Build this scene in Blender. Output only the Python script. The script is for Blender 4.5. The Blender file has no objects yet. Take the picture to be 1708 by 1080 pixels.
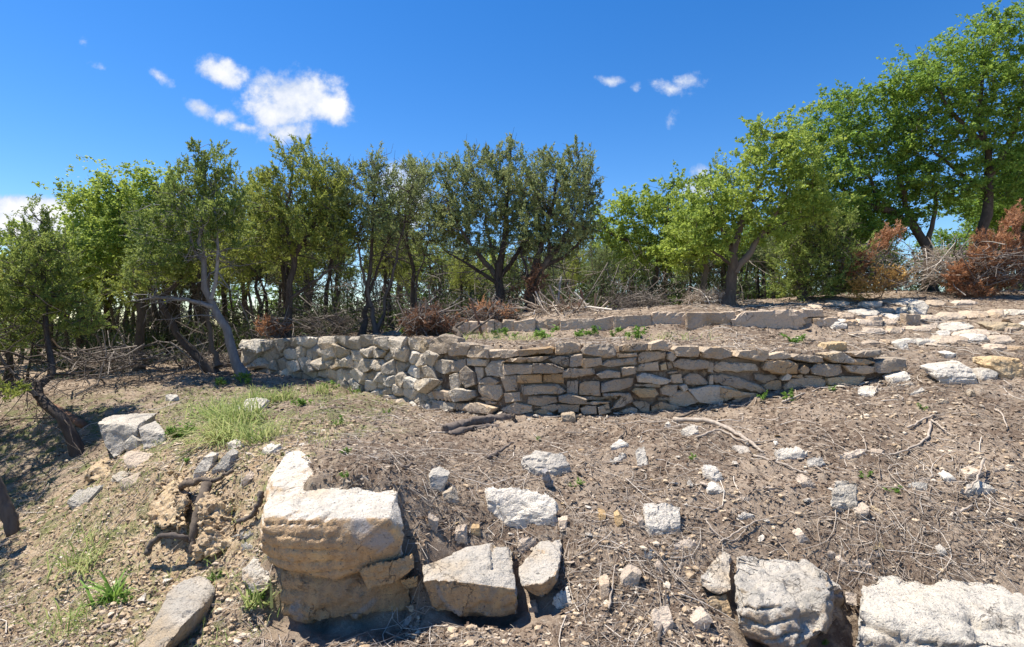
import bpy, bmesh, math
import numpy as np
from mathutils import Vector

# ------------------------------------------------------------------ camera, sky, sun, exposure
scene = bpy.context.scene
F = 948.0            # focal length in pixels of a 1708 px wide frame
CZ = 2.1             # eye height above the track the photographer stands on
cam_d = bpy.data.cameras.new('camera')
cam_d.sensor_width = 36.0
cam_d.lens = 36.0 * F / 1708.0
cam_d.clip_start = 0.05
cam_d.clip_end = 5000.0
cam = bpy.data.objects.new('camera', cam_d)
scene.collection.objects.link(cam)
cam.location = (0, 0, CZ)
cam.rotation_euler = (math.radians(90), 0, 0)
scene.camera = cam

SUN_DIR = np.array([-0.87, 0.27, 2.0]); SUN_DIR /= np.linalg.norm(SUN_DIR)
SUN_EL = math.asin(SUN_DIR[2])
SUN_ROT = math.atan2(SUN_DIR[0], SUN_DIR[1])

world = bpy.data.worlds.new('World'); scene.world = world; world.use_nodes = True
wn = world.node_tree; wn.nodes.clear()
def wnode(t, **kw):
    n = wn.nodes.new(t)
    for k, v in kw.items(): setattr(n, k, v)
    return n
def wmath(op, a, b=None, c=None, clamp=False):
    n = wnode('ShaderNodeMath', operation=op, use_clamp=clamp)
    for i, x in enumerate((a, b, c)):
        if x is None: continue
        if isinstance(x, (int, float)): n.inputs[i].default_value = x
        else: wn.links.new(x, n.inputs[i])
    return n.outputs[0]
w_out = wnode('ShaderNodeOutputWorld'); w_bg = wnode('ShaderNodeBackground')
w_bg.inputs['Strength'].default_value = 0.1
sky = wnode('ShaderNodeTexSky', sky_type='NISHITA', sun_disc=False)
sky.sun_elevation = SUN_EL; sky.sun_rotation = SUN_ROT
sky.altitude = 300.0; sky.air_density = 1.0; sky.dust_density = 0.15; sky.ozone_density = 3.0
hsv = wnode('ShaderNodeHueSaturation'); hsv.inputs['Saturation'].default_value = 1.36; hsv.inputs['Value'].default_value = 1.02
hsv.inputs['Hue'].default_value = 0.507
wn.links.new(sky.outputs[0], hsv.inputs['Color'])
tc = wnode('ShaderNodeTexCoord'); sep = wnode('ShaderNodeSeparateXYZ')
wn.links.new(tc.outputs['Generated'], sep.inputs[0])
ynz = wmath('MAXIMUM', sep.outputs[1], 0.02)
gx = wmath('DIVIDE', sep.outputs[0], ynz); gz = wmath('DIVIDE', sep.outputs[2], ynz)
front = wmath('GREATER_THAN', sep.outputs[1], 0.05)
comb = wnode('ShaderNodeCombineXYZ'); wn.links.new(gx, comb.inputs[0]); wn.links.new(gz, comb.inputs[1])
def wnoise(scale, detail, rough, off):
    mp = wnode('ShaderNodeVectorMath', operation='ADD'); mp.inputs[1].default_value = off
    wn.links.new(comb.outputs[0], mp.inputs[0])
    n = wnode('ShaderNodeTexNoise'); n.inputs['Scale'].default_value = scale; n.inputs['Detail'].default_value = detail
    n.inputs['Roughness'].default_value = rough; wn.links.new(mp.outputs[0], n.inputs['Vector'])
    return n.outputs['Fac']
n_big = wnoise(9.0, 9.0, 0.62, (3.1, 1.7, 0.4)); n_fine = wnoise(34.0, 6.0, 0.65, (7.7, 2.2, 1.3))
# (u, v, half width, half height, slant, density)
CLOUDS = [(492,160,62,36,0.10,1.5),(462,190,50,28,0.05,1.3),(540,178,38,24,0.30,1.3),(480,218,48,16,-0.05,1.1),(370,122,36,19,0.25,1.3),(334,182,34,14,0.25,1.0),(372,194,20,11,0.1,0.9),
          (415,214,24,8,0.2,0.7),(265,128,18,7,0.6,0.42),(138,70,9,6,0.1,0.4),(172,115,14,6,0.3,0.42),
          (1022,136,22,9,0.1,0.85),(1060,150,10,8,0.0,0.55),(1120,150,24,9,0.25,0.62),(1152,135,24,12,-0.3,0.6),
          (1090,200,12,6,0.2,0.38),(1118,205,12,14,-0.5,0.42),(1172,288,20,15,0.0,1.2),(1160,318,28,22,0.0,1.2),
          (60,352,105,20,0.08,2.2),(30,380,110,36,0.0,2.2),(680,325,44,44,0.0,1.2),(700,362,30,20,0.0,1.0),(650,300,40,20,0,0.7)]
acc = None
for (u, v, ru, rv, sl, den) in CLOUDS:
    cx, cz = (u-854)/F, (540-v)/F
    dx = wmath('SUBTRACT', gx, cx)
    dz = wmath('SUBTRACT', gz, cz); dz = wmath('MULTIPLY_ADD', dx, sl, dz)
    a = wmath('POWER', wmath('MULTIPLY', dx, F/ru), 2.0); b = wmath('POWER', wmath('MULTIPLY', dz, F/rv), 2.0)
    r = wmath('SQRT', wmath('ADD', a, b))
    m = wmath('MULTIPLY', wmath('SUBTRACT', 1.35, r), den)
    m = wmath('MAXIMUM', m, -1.5)
    acc = m if acc is None else wmath('SMOOTH_MAX', acc, m, 0.12)
nz = wmath('ADD', wmath('MULTIPLY', wmath('SUBTRACT', n_big, 0.5), 3.8), wmath('MULTIPLY', wmath('SUBTRACT', n_fine, 0.5), 2.0))
msk = wmath('ADD', acc, nz)
mr = wnode('ShaderNodeMapRange', interpolation_type='SMOOTHSTEP'); wn.links.new(msk, mr.inputs[0])
mr.inputs[1].default_value = -0.05; mr.inputs[2].default_value = 1.25
mask = wmath('MULTIPLY', mr.outputs[0], front)
cmix = wnode('ShaderNodeMix', data_type='RGBA')
wn.links.new(mask, cmix.inputs[0]); wn.links.new(hsv.outputs[0], cmix.inputs[6]); cshade = wnode('ShaderNodeMix', data_type='RGBA'); cshade.inputs[6].default_value = (3.7, 4.2, 5.2, 1); cshade.inputs[7].default_value = (6.0, 6.0, 6.1, 1)
wn.links.new(wmath('MULTIPLY', wmath('ADD', msk, wmath('MULTIPLY', wmath('SUBTRACT', n_big, 0.62), 6.0)), 0.5, clamp=True), cshade.inputs[0]); wn.links.new(cshade.outputs[2], cmix.inputs[7])
wn.links.new(cmix.outputs[2], w_bg.inputs['Color']); wn.links.new(w_bg.outputs[0], w_out.inputs[0])

sun_d = bpy.data.lights.new('sun', 'SUN'); sun_d.energy = 5.0; sun_d.angle = math.radians(0.53); sun_d.color = (1.0, 0.935, 0.83)
sun = bpy.data.objects.new('sun', sun_d); scene.collection.objects.link(sun)
sun.rotation_euler = Vector(SUN_DIR.tolist()).to_track_quat('Z', 'Y').to_euler(); sun.location = (-20, 8, 40)

scene.view_settings.view_transform = 'Standard'; scene.view_settings.look = 'None'
scene.view_settings.gamma = 1.0; scene.view_settings.use_curve_mapping = False
scene.view_settings.exposure = 0.85
scene.render.engine = 'CYCLES'
scene.cycles.max_bounces = 6; scene.cycles.diffuse_bounces = 3; scene.cycles.transmission_bounces = 4
scene.cycles.use_denoising = True; scene.cycles.sample_clamp_indirect = 6.0

# ------------------------------------------------------------------ helpers
COL = scene.collection
def P(u, v, D): return np.array([(u-854.0)/F*D, D, CZ + (540.0-v)/F*D])

def hash3(ix, iy, iz, seed):
    h = (ix*374761393 + iy*668265263 + iz*2147483647 + seed*1274126177) & 0xffffffff
    h = ((h ^ (h >> 13))*1274126177) & 0xffffffff
    h = ((h ^ (h >> 16))*2246822519) & 0xffffffff
    return ((h ^ (h >> 15)) & 0xffffff)/float(0xffffff)
def vnoise(p, seed=0):
    p = np.asarray(p, float); i = np.floor(p).astype(np.int64); f = p - i; f = f*f*(3-2*f)
    r = 0
    for dx in (0, 1):
        wx = f[:, 0] if dx else 1-f[:, 0]
        for dy in (0, 1):
            wy = f[:, 1] if dy else 1-f[:, 1]
            for dz in (0, 1):
                wz = f[:, 2] if dz else 1-f[:, 2]
                r = r + wx*wy*wz*hash3(i[:, 0]+dx, i[:, 1]+dy, i[:, 2]+dz, seed)
    return r
def fbm(p, octv=4, seed=0, gain=0.5):
    p = np.asarray(p, float); a = 1.0; s = 0; t = 0
    for o in range(octv):
        s = s + a*vnoise(p*(2.03**o) + o*17.3, seed+o); t += a; a *= gain
    return s/t                                   # 0..1
def sstep(a, b, x):
    t = np.clip((x-a)/(b-a), 0, 1); return t*t*(3-2*t)
def nrm(v): return v/np.maximum(np.linalg.norm(v, axis=-1, keepdims=True), 1e-9)

class Geo:
    def __init__(s): s.v = []; s.f = []; s.n = 0; s.m = []
    def add(s, v, f, mi=0):
        v = np.asarray(v, np.float32).reshape(-1, 3); f = np.asarray(f, np.int64)
        s.v.append(v); s.f.append(f + s.n); s.n += len(v); s.m.append(np.full(len(f), mi, np.int32))
    def mesh(s, name, mats, smooth=False, origin=(0, 0, 0)):
        me = bpy.data.meshes.new(name)
        V = np.concatenate(s.v) - np.asarray(origin, np.float32)
        me.vertices.add(len(V)); me.vertices.foreach_set('co', V.astype(np.float32).ravel())
        tot = np.concatenate([np.full(len(f), f.shape[1], np.int32) for f in s.f])
        idx = np.concatenate([f.ravel() for f in s.f]).astype(np.int32)
        st = np.concatenate([[0], np.cumsum(tot)[:-1]]).astype(np.int32)
        me.loops.add(len(idx)); me.loops.foreach_set('vertex_index', idx)
        me.polygons.add(len(tot)); me.polygons.foreach_set('loop_start', st); me.polygons.foreach_set('loop_total', tot)
        me.polygons.foreach_set('material_index', np.concatenate(s.m))
        me.polygons.foreach_set('use_smooth', np.full(len(tot), smooth, bool))
        for m in (mats if isinstance(mats, (list, tuple)) else [mats]): me.materials.append(m)
        me.update(calc_edges=True); me.validate()
        return me

def obj(name, me, loc=(0, 0, 0), parent=None):
    o = bpy.data.objects.new(name, me); COL.objects.link(o); o.location = [float(x) for x in loc]
    if parent is not None: o.parent = parent
    return o
def empty(name, loc): return obj(name, None, loc)
def tag(o, label, cat, group=None, kind=None):
    o['label'] = label; o['category'] = cat
    if group: o['group'] = group
    if kind: o['kind'] = kind
    return o
def copy_tree(root, loc, rz, sc, label=None, group=None):
    c = root.copy(); COL.objects.link(c); c.location = [float(x) for x in loc]; c.rotation_euler = (0, 0, rz)
    c.scale = (sc, sc, sc) if not isinstance(sc, tuple) else sc
    if label: c['label'] = label
    if group: c['group'] = group
    for ch in root.children:
        d = ch.copy(); COL.objects.link(d); d.parent = c
    return c

def multi_tubes(Pt, R, sides, cap=False):
    """N tubes of k points each: Pt (N,k,3), R (N,k)"""
    Pt = np.asarray(Pt, float); R = np.asarray(R, float); N, k, _ = Pt.shape
    T = np.empty_like(Pt); T[:, 1:-1] = Pt[:, 2:]-Pt[:, :-2]; T[:, 0] = Pt[:, 1]-Pt[:, 0]; T[:, -1] = Pt[:, -1]-Pt[:, -2]
    T = nrm(T)
    ov = nrm(Pt[:, -1]-Pt[:, 0]); ref = np.zeros((N, 3)); ref[np.arange(N), np.argmin(np.abs(ov), axis=1)] = 1
    A = nrm(np.cross(T, ref[:, None, :])); B = np.cross(T, A)
    an = np.arange(sides)*2*math.pi/sides
    ring = A[:, :, None, :]*np.cos(an)[None, None, :, None] + B[:, :, None, :]*np.sin(an)[None, None, :, None]
    V = Pt[:, :, None, :] + ring*R[:, :, None, None]
    base = (np.arange(N)*k*sides)[:, None, None]
    kk = (np.arange(k-1)*sides)[None, :, None]; ss = np.arange(sides)[None, None, :]; s2 = (ss+1) % sides
    q = np.stack(np.broadcast_arrays(base+kk+ss, base+kk+s2, base+kk+sides+s2, base+kk+sides+ss), -1).reshape(-1, 4)
    return V.reshape(-1, 3), q
def spline(pts, n):
    pts = np.asarray(pts, float)
    if len(pts) == 2: return pts[0] + (pts[1]-pts[0])*np.linspace(0, 1, n)[:, None]
    Q = np.vstack([2*pts[0]-pts[1], pts, 2*pts[-1]-pts[-2]])
    out = []
    for t in np.linspace(0, len(pts)-1-1e-9, n):
        i = int(t); f = t-i; a, b, c, d = Q[i], Q[i+1], Q[i+2], Q[i+3]
        out.append(0.5*((2*b)+(c-a)*f+(2*a-5*b+4*c-d)*f*f+(3*b-a-3*c+d)*f**3))
    return np.array(out)

# ------------------------------------------------------------------ materials
class NT:
    def __init__(s, name):
        s.m = bpy.data.materials.new(name); s.m.use_nodes = True; s.t = s.m.node_tree; s.t.nodes.clear()
        s.out = s.n('ShaderNodeOutputMaterial')
    def n(s, t, **kw):
        x = s.t.nodes.new(t)
        for k, v in kw.items(): setattr(x, k, v)
        return x
    def l(s, a, b): s.t.links.new(a, b)
    def noise(s, scale, detail=5, rough=0.55, vec=None, dist=0.0):
        x = s.n('ShaderNodeTexNoise'); x.inputs['Scale'].default_value = scale; x.inputs['Detail'].default_value = detail
        x.inputs['Roughness'].default_value = rough; x.inputs['Distortion'].default_value = dist
        s.l(vec if vec is not None else s.pos(), x.inputs['Vector']); return x.outputs['Fac']
    def pos(s):
        if not hasattr(s, '_p'): s._p = s.n('ShaderNodeNewGeometry')
        return s._p.outputs['Position']
    def ramp(s, fac, a, b):
        x = s.n('ShaderNodeMapRange', interpolation_type='SMOOTHSTEP'); x.inputs[1].default_value = a; x.inputs[2].default_value = b
        s.l(fac, x.inputs[0]); return x.outputs[0]
    def math(s, op, a, b=0.0, clamp=False):
        x = s.n('ShaderNodeMath', operation=op, use_clamp=clamp)
        for i, y in enumerate((a, b)):
            if isinstance(y, (int, float)): x.inputs[i].default_value = y
            else: s.l(y, x.inputs[i])
        return x.outputs[0]
    def mix(s, fac, a, b, mode='MIX'):
        x = s.n('ShaderNodeMix', data_type='RGBA', blend_type=mode)
        if isinstance(fac, (int, float)): x.inputs[0].default_value = fac
        else: s.l(fac, x.inputs[0])
        for i, y in ((6, a), (7, b)):
            if isinstance(y, tuple): x.inputs[i].default_value = y+(1.0,)
            else: s.l(y, x.inputs[i])
        return x.outputs[2]
    def bump(s, h, strength, dist, prev=None):
        x = s.n('ShaderNodeBump'); x.inputs['Strength'].default_value = strength; x.inputs['Distance'].default_value = dist
        s.l(h, x.inputs['Height'])
        if prev is not None: s.l(prev, x.inputs['Normal'])
        return x.outputs[0]
    def attr(s, name):
        x = s.n('ShaderNodeAttribute', attribute_name=name); return x.outputs['Fac']
    def rnd(s): return s.n('ShaderNodeObjectInfo').outputs['Random']
    def done(s, col, rough=0.9, normal=None, spec=0.25):
        b = s.n('ShaderNodeBsdfPrincipled')
        if isinstance(col, tuple): b.inputs['Base Color'].default_value = col+(1.0,)
        else: s.l(col, b.inputs['Base Color'])
        b.inputs['Roughness'].default_value = rough; b.inputs['Specular IOR Level'].default_value = spec
        if normal is not None: s.l(normal, b.inputs['Normal'])
        s.l(b.outputs[0], s.out.inputs[0]); return s.m

def limestone(name, pale, grey, stain, g_lo, g_hi, s_lo, s_hi, lichen=0.6, vary=0.35):
    t = NT(name)
    big = t.noise(2.6, 5, 0.6); mid = t.noise(9.0, 7, 0.62); fine = t.noise(60.0, 5, 0.6); low = t.noise(1.7, 4, 0.55, dist=0.6)
    r = t.rnd()
    g = t.ramp(t.math('ADD', t.math('MULTIPLY', big, 0.55), t.math('ADD', t.math('MULTIPLY', mid, 0.3), t.math('MULTIPLY', r, 0.3))), g_lo, g_hi)
    c = t.mix(g, pale, grey)
    st = t.ramp(t.math('ADD', low, t.math('MULTIPLY', t.math('SUBTRACT', t.math('FRACT', t.math('MULTIPLY', r, 7.31)), 0.5), vary)), s_lo, s_hi)
    c = t.mix(t.math('MULTIPLY', st, 0.8), c, stain)
    # stain painted per vertex: the iron-stained old joint face of a broken block
    at = t.attr('stain'); str_ = t.n('ShaderNodeMapping'); str_.inputs['Scale'].default_value = (16.0, 16.0, 3.0); str_.inputs['Rotation'].default_value = (0.0, 0.45, 0.0)
    t.l(t.pos(), str_.inputs[0]); streak = t.noise(1.0, 6, 0.65, vec=str_.outputs[0])
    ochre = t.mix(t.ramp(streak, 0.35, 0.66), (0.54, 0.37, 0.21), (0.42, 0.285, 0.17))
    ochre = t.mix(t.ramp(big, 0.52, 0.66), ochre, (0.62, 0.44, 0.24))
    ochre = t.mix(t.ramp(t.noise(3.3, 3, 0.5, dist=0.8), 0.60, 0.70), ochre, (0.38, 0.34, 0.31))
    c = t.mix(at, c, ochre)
    wv = t.n('ShaderNodeVectorMath', operation='ADD'); wn_ = t.n('ShaderNodeTexNoise'); wn_.inputs['Scale'].default_value = 5.0; wn_.inputs['Detail'].default_value = 5; t.l(t.pos(), wn_.inputs['Vector'])
    ws = t.n('ShaderNodeVectorMath', operation='SCALE'); ws.inputs['Scale'].default_value = 0.5; t.l(wn_.outputs['Color'], ws.inputs[0]); t.l(t.pos(), wv.inputs[0]); t.l(ws.outputs[0], wv.inputs[1])
    vo = t.n('ShaderNodeTexVoronoi', feature='DISTANCE_TO_EDGE'); vo.inputs['Scale'].default_value = 1.9; t.l(wv.outputs[0], vo.inputs['Vector'])
    crack = t.math('MULTIPLY', t.ramp(vo.outputs['Distance'], 0.016, 0.003), t.ramp(low, 0.54, 0.62))
    dirt = t.ramp(t.noise(14.0, 8, 0.72, dist=0.4), 0.52, 0.66); c = t.mix(t.math('MULTIPLY', dirt, 0.30), c, (0.33, 0.27, 0.20))
    lp = t.ramp(t.noise(6.5, 7, 0.7, dist=0.5), 0.54, 0.62); c = t.mix(t.math('MULTIPLY', lp, lichen*0.6), c, (0.32, 0.305, 0.27))
    spots = t.ramp(t.noise(38.0, 4, 0.6), 0.60, 0.68)
    c = t.mix(t.math('MULTIPLY', spots, lichen), c, (0.12, 0.115, 0.105))
    pits = t.ramp(fine, 0.58, 0.72); c = t.mix(t.math('MULTIPLY', pits, 0.4), c, (0.24, 0.20, 0.16))
    c = t.mix(t.math('MULTIPLY', crack, 0.6), c, (0.14, 0.115, 0.09))
    tone = t.math('ADD', 0.88, t.math('MULTIPLY', t.math('FRACT', t.math('MULTIPLY', r, 3.77)), 0.36))
    cc = t.n('ShaderNodeVectorMath', operation='SCALE'); t.l(c, cc.inputs[0]); t.l(tone, cc.inputs['Scale'])
    hh = t.math('SUBTRACT', t.math('ADD', mid, t.math('MULTIPLY', t.noise(21.0, 7, 0.7), 0.5)), t.math('MULTIPLY', crack, 0.5))
    nb = t.bump(hh, 1.0, 0.06); nb = t.bump(fine, 0.8, 0.016, nb)
    return t.done(cc.outputs[0], 0.93, nb, 0.15)

M = {}
M['lime_pale'] = limestone('pale_limestone', (0.67, 0.605, 0.51), (0.50, 0.455, 0.39), (0.48, 0.36, 0.225), 0.46, 0.70, 0.52, 0.80, 0.8)
M['lime_wall'] = limestone('coursed_wall_limestone', (0.55, 0.435, 0.31), (0.36, 0.295, 0.225), (0.49, 0.315, 0.155), 0.42, 0.72, 0.56, 0.82, 0.5, 0.4)
M['lime_rubble'] = limestone('weathered_rubble_limestone', (0.64, 0.55, 0.43), (0.41, 0.36, 0.29), (0.48, 0.355, 0.21), 0.44, 0.70, 0.62, 0.85, 0.65, 0.4)
M['lime_slab'] = limestone('smooth_buff_limestone', (0.58, 0.455, 0.335), (0.48, 0.385, 0.29), (0.46, 0.32, 0.19), 0.5, 0.8, 0.55, 0.8, 0.25, 0.4)
M['lime_grey'] = limestone('lichened_grey_limestone', (0.66, 0.60, 0.505), (0.48, 0.44, 0.375), (0.46, 0.35, 0.22), 0.48, 0.74, 0.6, 0.85, 0.75)
M['lime_pink'] = limestone('pinkish_buff_limestone', (0.60, 0.49, 0.38), (0.45, 0.37, 0.295), (0.54, 0.40, 0.27), 0.5, 0.8, 0.5, 0.8, 0.3)
M['lime_tan'] = limestone('ochre_stained_limestone', (0.56, 0.43, 0.26), (0.43, 0.35, 0.25), (0.52, 0.34, 0.16), 0.5, 0.8, 0.4, 0.7, 0.3)

def marl_mat():
    t = NT('crumbly_yellow_marl'); a = t.noise(5, 6, 0.65); b = t.noise(28, 6, 0.7)
    c = t.mix(t.ramp(a, 0.35, 0.65), (0.54, 0.41, 0.25), (0.42, 0.31, 0.20)); c = t.mix(t.ramp(b, 0.52, 0.7), c, (0.62, 0.54, 0.42))
    c = t.mix(t.ramp(t.noise(13, 4, 0.6), 0.6, 0.72), c, (0.22, 0.16, 0.11))
    return t.done(c, 0.95, t.bump(b, 0.8, 0.03, t.bump(a, 0.6, 0.06)), 0.1)
M['marl'] = marl_mat()

def soil_mat():
    t = NT('soil_with_leaf_litter'); a = t.noise(0.9, 6, 0.62); b = t.noise(11, 7, 0.68); f = t.noise(75, 6, 0.7); g = t.noise(34, 5, 0.7, dist=1.5)
    c = t.mix(t.ramp(a, 0.42, 0.58), (0.150, 0.108, 0.078), (0.300, 0.232, 0.172))
    c = t.mix(t.ramp(b, 0.47, 0.63), c, (0.35, 0.28, 0.21))
    c = t.mix(t.math('MULTIPLY', t.ramp(g, 0.55, 0.68), 0.65), c, (0.44, 0.365, 0.285))
    c = t.mix(t.math('MULTIPLY', t.ramp(f, 0.55, 0.72), 0.5), c, (0.085, 0.062, 0.05))
    clay = t.attr('clay'); cl = t.mix(t.ramp(b, 0.4, 0.6), (0.40, 0.285, 0.175), (0.50, 0.39, 0.26)); cl = t.mix(t.math('MULTIPLY', t.ramp(f, 0.5, 0.7), 0.5), cl, (0.24, 0.18, 0.125))
    c = t.mix(t.math('MULTIPLY', clay, t.ramp(t.math('ADD', t.noise(4.0, 5, 0.65), t.math('MULTIPLY', clay, 0.2)), 0.3, 0.6)), c, cl)
    moss = t.attr('moss'); c = t.mix(t.math('MULTIPLY', moss, t.ramp(t.noise(6.0, 5, 0.7), 0.45, 0.62)), c, (0.16, 0.17, 0.075))
    nb = t.bump(b, 0.8, 0.05); nb = t.bump(g, 0.7, 0.02, nb); nb = t.bump(f, 0.6, 0.01, nb)
    return t.done(c, 0.97, nb, 0.08)
M['soil'] = soil_mat()

def wood_mat(name, a, b, c2=None, scale=18.0):
    t = NT(name); mp = t.n('ShaderNodeMapping'); mp.inputs['Scale'].default_value = (1, 1, 0.25); t.l(t.pos(), mp.inputs[0])
    n = t.noise(scale, 6, 0.65, vec=mp.outputs[0]); isl = t.n('ShaderNodeNewGeometry').outputs['Random Per Island']
    f = t.ramp(t.math('ADD', t.math('MULTIPLY', n, 0.6), t.math('MULTIPLY', isl, 0.4)), 0.3, 0.7)
    c = t.mix(f, a, b)
    if c2: c = t.mix(t.ramp(isl, 0.72, 0.8), c, c2)
    return t.done(c, 0.9, t.bump(n, 0.8, 0.02), 0.15)
M['bark_dark'] = wood_mat('dark_juniper_bark', (0.060, 0.047, 0.040), (0.135, 0.115, 0.10))
M['bark_oak'] = wood_mat('grey_brown_oak_bark', (0.075, 0.057, 0.044), (0.165, 0.132, 0.102))
M['bark_grey'] = wood_mat('weathered_grey_bark', (0.16, 0.15, 0.15), (0.30, 0.285, 0.28))
M['bark_red'] = wood_mat('reddish_shreddy_bark', (0.11, 0.058, 0.038), (0.25, 0.145, 0.095))
M['stick'] = wood_mat('bleached_grey_twigs', (0.24, 0.185, 0.14), (0.48, 0.41, 0.335), (0.62, 0.55, 0.465))
M['litter'] = wood_mat('brown_litter', (0.10, 0.068, 0.048), (0.27, 0.20, 0.145), (0.42, 0.345, 0.265))
M['rot'] = wood_mat('rotten_dark_wood', (0.06, 0.045, 0.038), (0.20, 0.165, 0.14))
M['brush'] = wood_mat('dead_grey_brush', (0.12, 0.10, 0.088), (0.28, 0.245, 0.215))

def leaf_mat(name, a, b, c, trans=0.35, rough=0.6, spec=0.3):
    t = NT(name); isl = t.n('ShaderNodeNewGeometry').outputs['Random Per Island']; r = t.rnd()
    f = t.math('ADD', t.math('MULTIPLY', isl, 0.75), t.math('MULTIPLY', r, 0.25))
    col = t.mix(t.ramp(f, 0.1, 0.55), a, b); col = t.mix(t.ramp(f, 0.55, 1.0), col, c)
    big = t.noise(1.6, 3, 0.5); col = t.mix(t.ramp(big, 0.52, 0.7), col, t.mix(0.5, col, c))
    d = t.n('ShaderNodeBsdfPrincipled'); t.l(col, d.inputs['Base Color']); d.inputs['Roughness'].default_value = rough; d.inputs['Specular IOR Level'].default_value = spec
    tr = t.n('ShaderNodeBsdfTranslucent'); t.l(t.mix(0.45, col, c), tr.inputs['Color'])
    mx = t.n('ShaderNodeMixShader'); mx.inputs[0].default_value = trans; t.l(d.outputs[0], mx.inputs[1]); t.l(tr.outputs[0], mx.inputs[2]); t.l(mx.outputs[0], t.out.inputs[0])
    return t.m
M['juniper'] = leaf_mat('juniper_foliage', (0.105, 0.166, 0.046), (0.188, 0.263, 0.063), (0.340, 0.390, 0.099), 0.42)
M['juniper_blue'] = leaf_mat('grey_green_juniper_foliage', (0.134, 0.191, 0.081), (0.234, 0.293, 0.116), (0.391, 0.420, 0.171), 0.38)
M['juniper_olive'] = leaf_mat('olive_juniper_foliage', (0.136, 0.195, 0.044), (0.253, 0.319, 0.065), (0.442, 0.453, 0.102), 0.42)
M['oak'] = leaf_mat('oak_foliage', (0.098, 0.187, 0.032), (0.184, 0.305, 0.047), (0.325, 0.442, 0.079), 0.45)
M['oak_light'] = leaf_mat('spring_oak_foliage', (0.177, 0.265, 0.046), (0.291, 0.390, 0.067), (0.476, 0.548, 0.114), 0.48)
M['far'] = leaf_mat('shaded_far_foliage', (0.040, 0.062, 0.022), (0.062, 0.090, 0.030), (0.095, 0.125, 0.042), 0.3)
M['herb'] = leaf_mat('fresh_weed_leaves', (0.09, 0.19, 0.030), (0.155, 0.285, 0.045), (0.25, 0.37, 0.08), 0.4)
M['grass'] = leaf_mat('grass_blades', (0.17, 0.27, 0.055), (0.30, 0.40, 0.11), (0.56, 0.52, 0.28), 0.45)
M['rust'] = leaf_mat('rust_brown_dead_foliage', (0.24, 0.11, 0.058), (0.40, 0.195, 0.100), (0.54, 0.31, 0.175), 0.4)
M['rust_dull'] = leaf_mat('dull_brown_dead_foliage', (0.12, 0.062, 0.040), (0.20, 0.105, 0.065), (0.30, 0.17, 0.105), 0.3)
M['gold'] = leaf_mat('golden_dead_foliage', (0.36, 0.20, 0.06), (0.58, 0.36, 0.11), (0.68, 0.47, 0.19), 0.4)

# ------------------------------------------------------------------ terrain
WALL_U = np.array([(425,11.2),(520,10.4),(600,9.6),(680,8.85),(740,8.25),(800,7.85),(860,7.6),(1000,7.45),(1150,7.5),(1300,7.55),(1420,7.5),(1520,7.5)])
def wallD(u): return np.interp(u, WALL_U[:, 0], WALL_U[:, 1])
WX = (WALL_U[:, 0]-854)/F*WALL_U[:, 1]
WXe = np.concatenate([[-30, -8.5, -6.4], WX, [7.0, 12.0]]); WYe = np.concatenate([[40, 20, 14.0], WALL_U[:, 1], [7.4, 7.2]])
def wallY(x): return np.interp(x, WXe, WYe)
W2_U = np.array([(640,11.2),(780,10.6),(900,10.2),(1000,9.9),(1150,9.65),(1340,9.5),(1420,9.5)])
def wall2D(u): return np.interp(u, W2_U[:, 0], W2_U[:, 1])

LOW = [(425,622,11.15),(520,636,10.35),(600,652,9.55),(680,668,8.8),(740,688,8.2),(800,694,7.8),(860,696,7.55),(1000,697,7.4),(1150,682,7.45),(1300,657,7.5),(1420,642,7.45),(1520,628,7.45),(1620,615,7.5),(1720,606,7.5),(2000,590,7.6),
 (520,690,7.6),(600,710,7.0),(700,760,6.0),(900,762,6.0),(1100,756,6.0),(1300,742,6.0),(1500,728,6.0),(1700,712,6.0),(2000,690,6),
 (760,812,5.2),(900,822,5.2),(1100,826,5.2),(1300,812,5.2),(1500,802,5.2),(1700,800,5.2),(2100,790,5.2),
 (515,806,4.5),(580,805,4.5),(640,804,4.52),(560,781,4.8),(640,781,4.8),(520,752,5.2),(620,758,5.3),(600,745,5.9),(480,740,5.8),
 (700,905,4.35),(690,1000,4.22),(470,1046,4.2),(540,1052,4.22),(610,1046,4.22),(680,1035,4.26),(780,1044,4.28),(850,1035,4.3),(1290,1092,4.05),(1360,1080,4.1),(1500,1140,3.95),(1650,1140,3.9),(725,850,4.75),(480,1052,3.95),(600,1052,3.95),(780,1047,3.95),(785,906,4.62),(860,905,4.7),(900,1040,4.0),
 (1000,920,4.55),(1100,925,4.5),(1000,1000,4.2),(1090,1000,4.2),(1000,1075,3.85),(1150,1075,3.85),(1190,905,4.65),(1320,914,4.68),(1420,945,4.5),(1560,950,4.45),(1700,965,4.35),(1900,1010,4.2),
 (1300,1100,3.75),(1500,1150,3.5),(1800,1150,3.5),
 (450,705,7.4),(300,690,8.0),(380,645,10),(250,650,9.6),(150,680,9.0),(50,672,9.6),(0,645,13),(-200,660,11),
 (0,765,8.3),(110,775,7.7),(200,800,6.5),(0,885,6.7),(100,885,6.1),(100,980,5.1),(0,1000,5.3),(0,1085,4.7),(200,1000,4.6),(250,1085,4.0),(400,1020,4.15),(360,932,4.85),(320,928,5.0),(280,905,5.15),(300,800,5.75),(345,800,5.55),(385,812,5.3),(250,880,5.45),(250,790,6.1),(330,755,6.3),(430,780,5.4),(410,860,4.95),(430,935,4.5),(-300,900,6.5),(-300,1080,4.6)]
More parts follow.
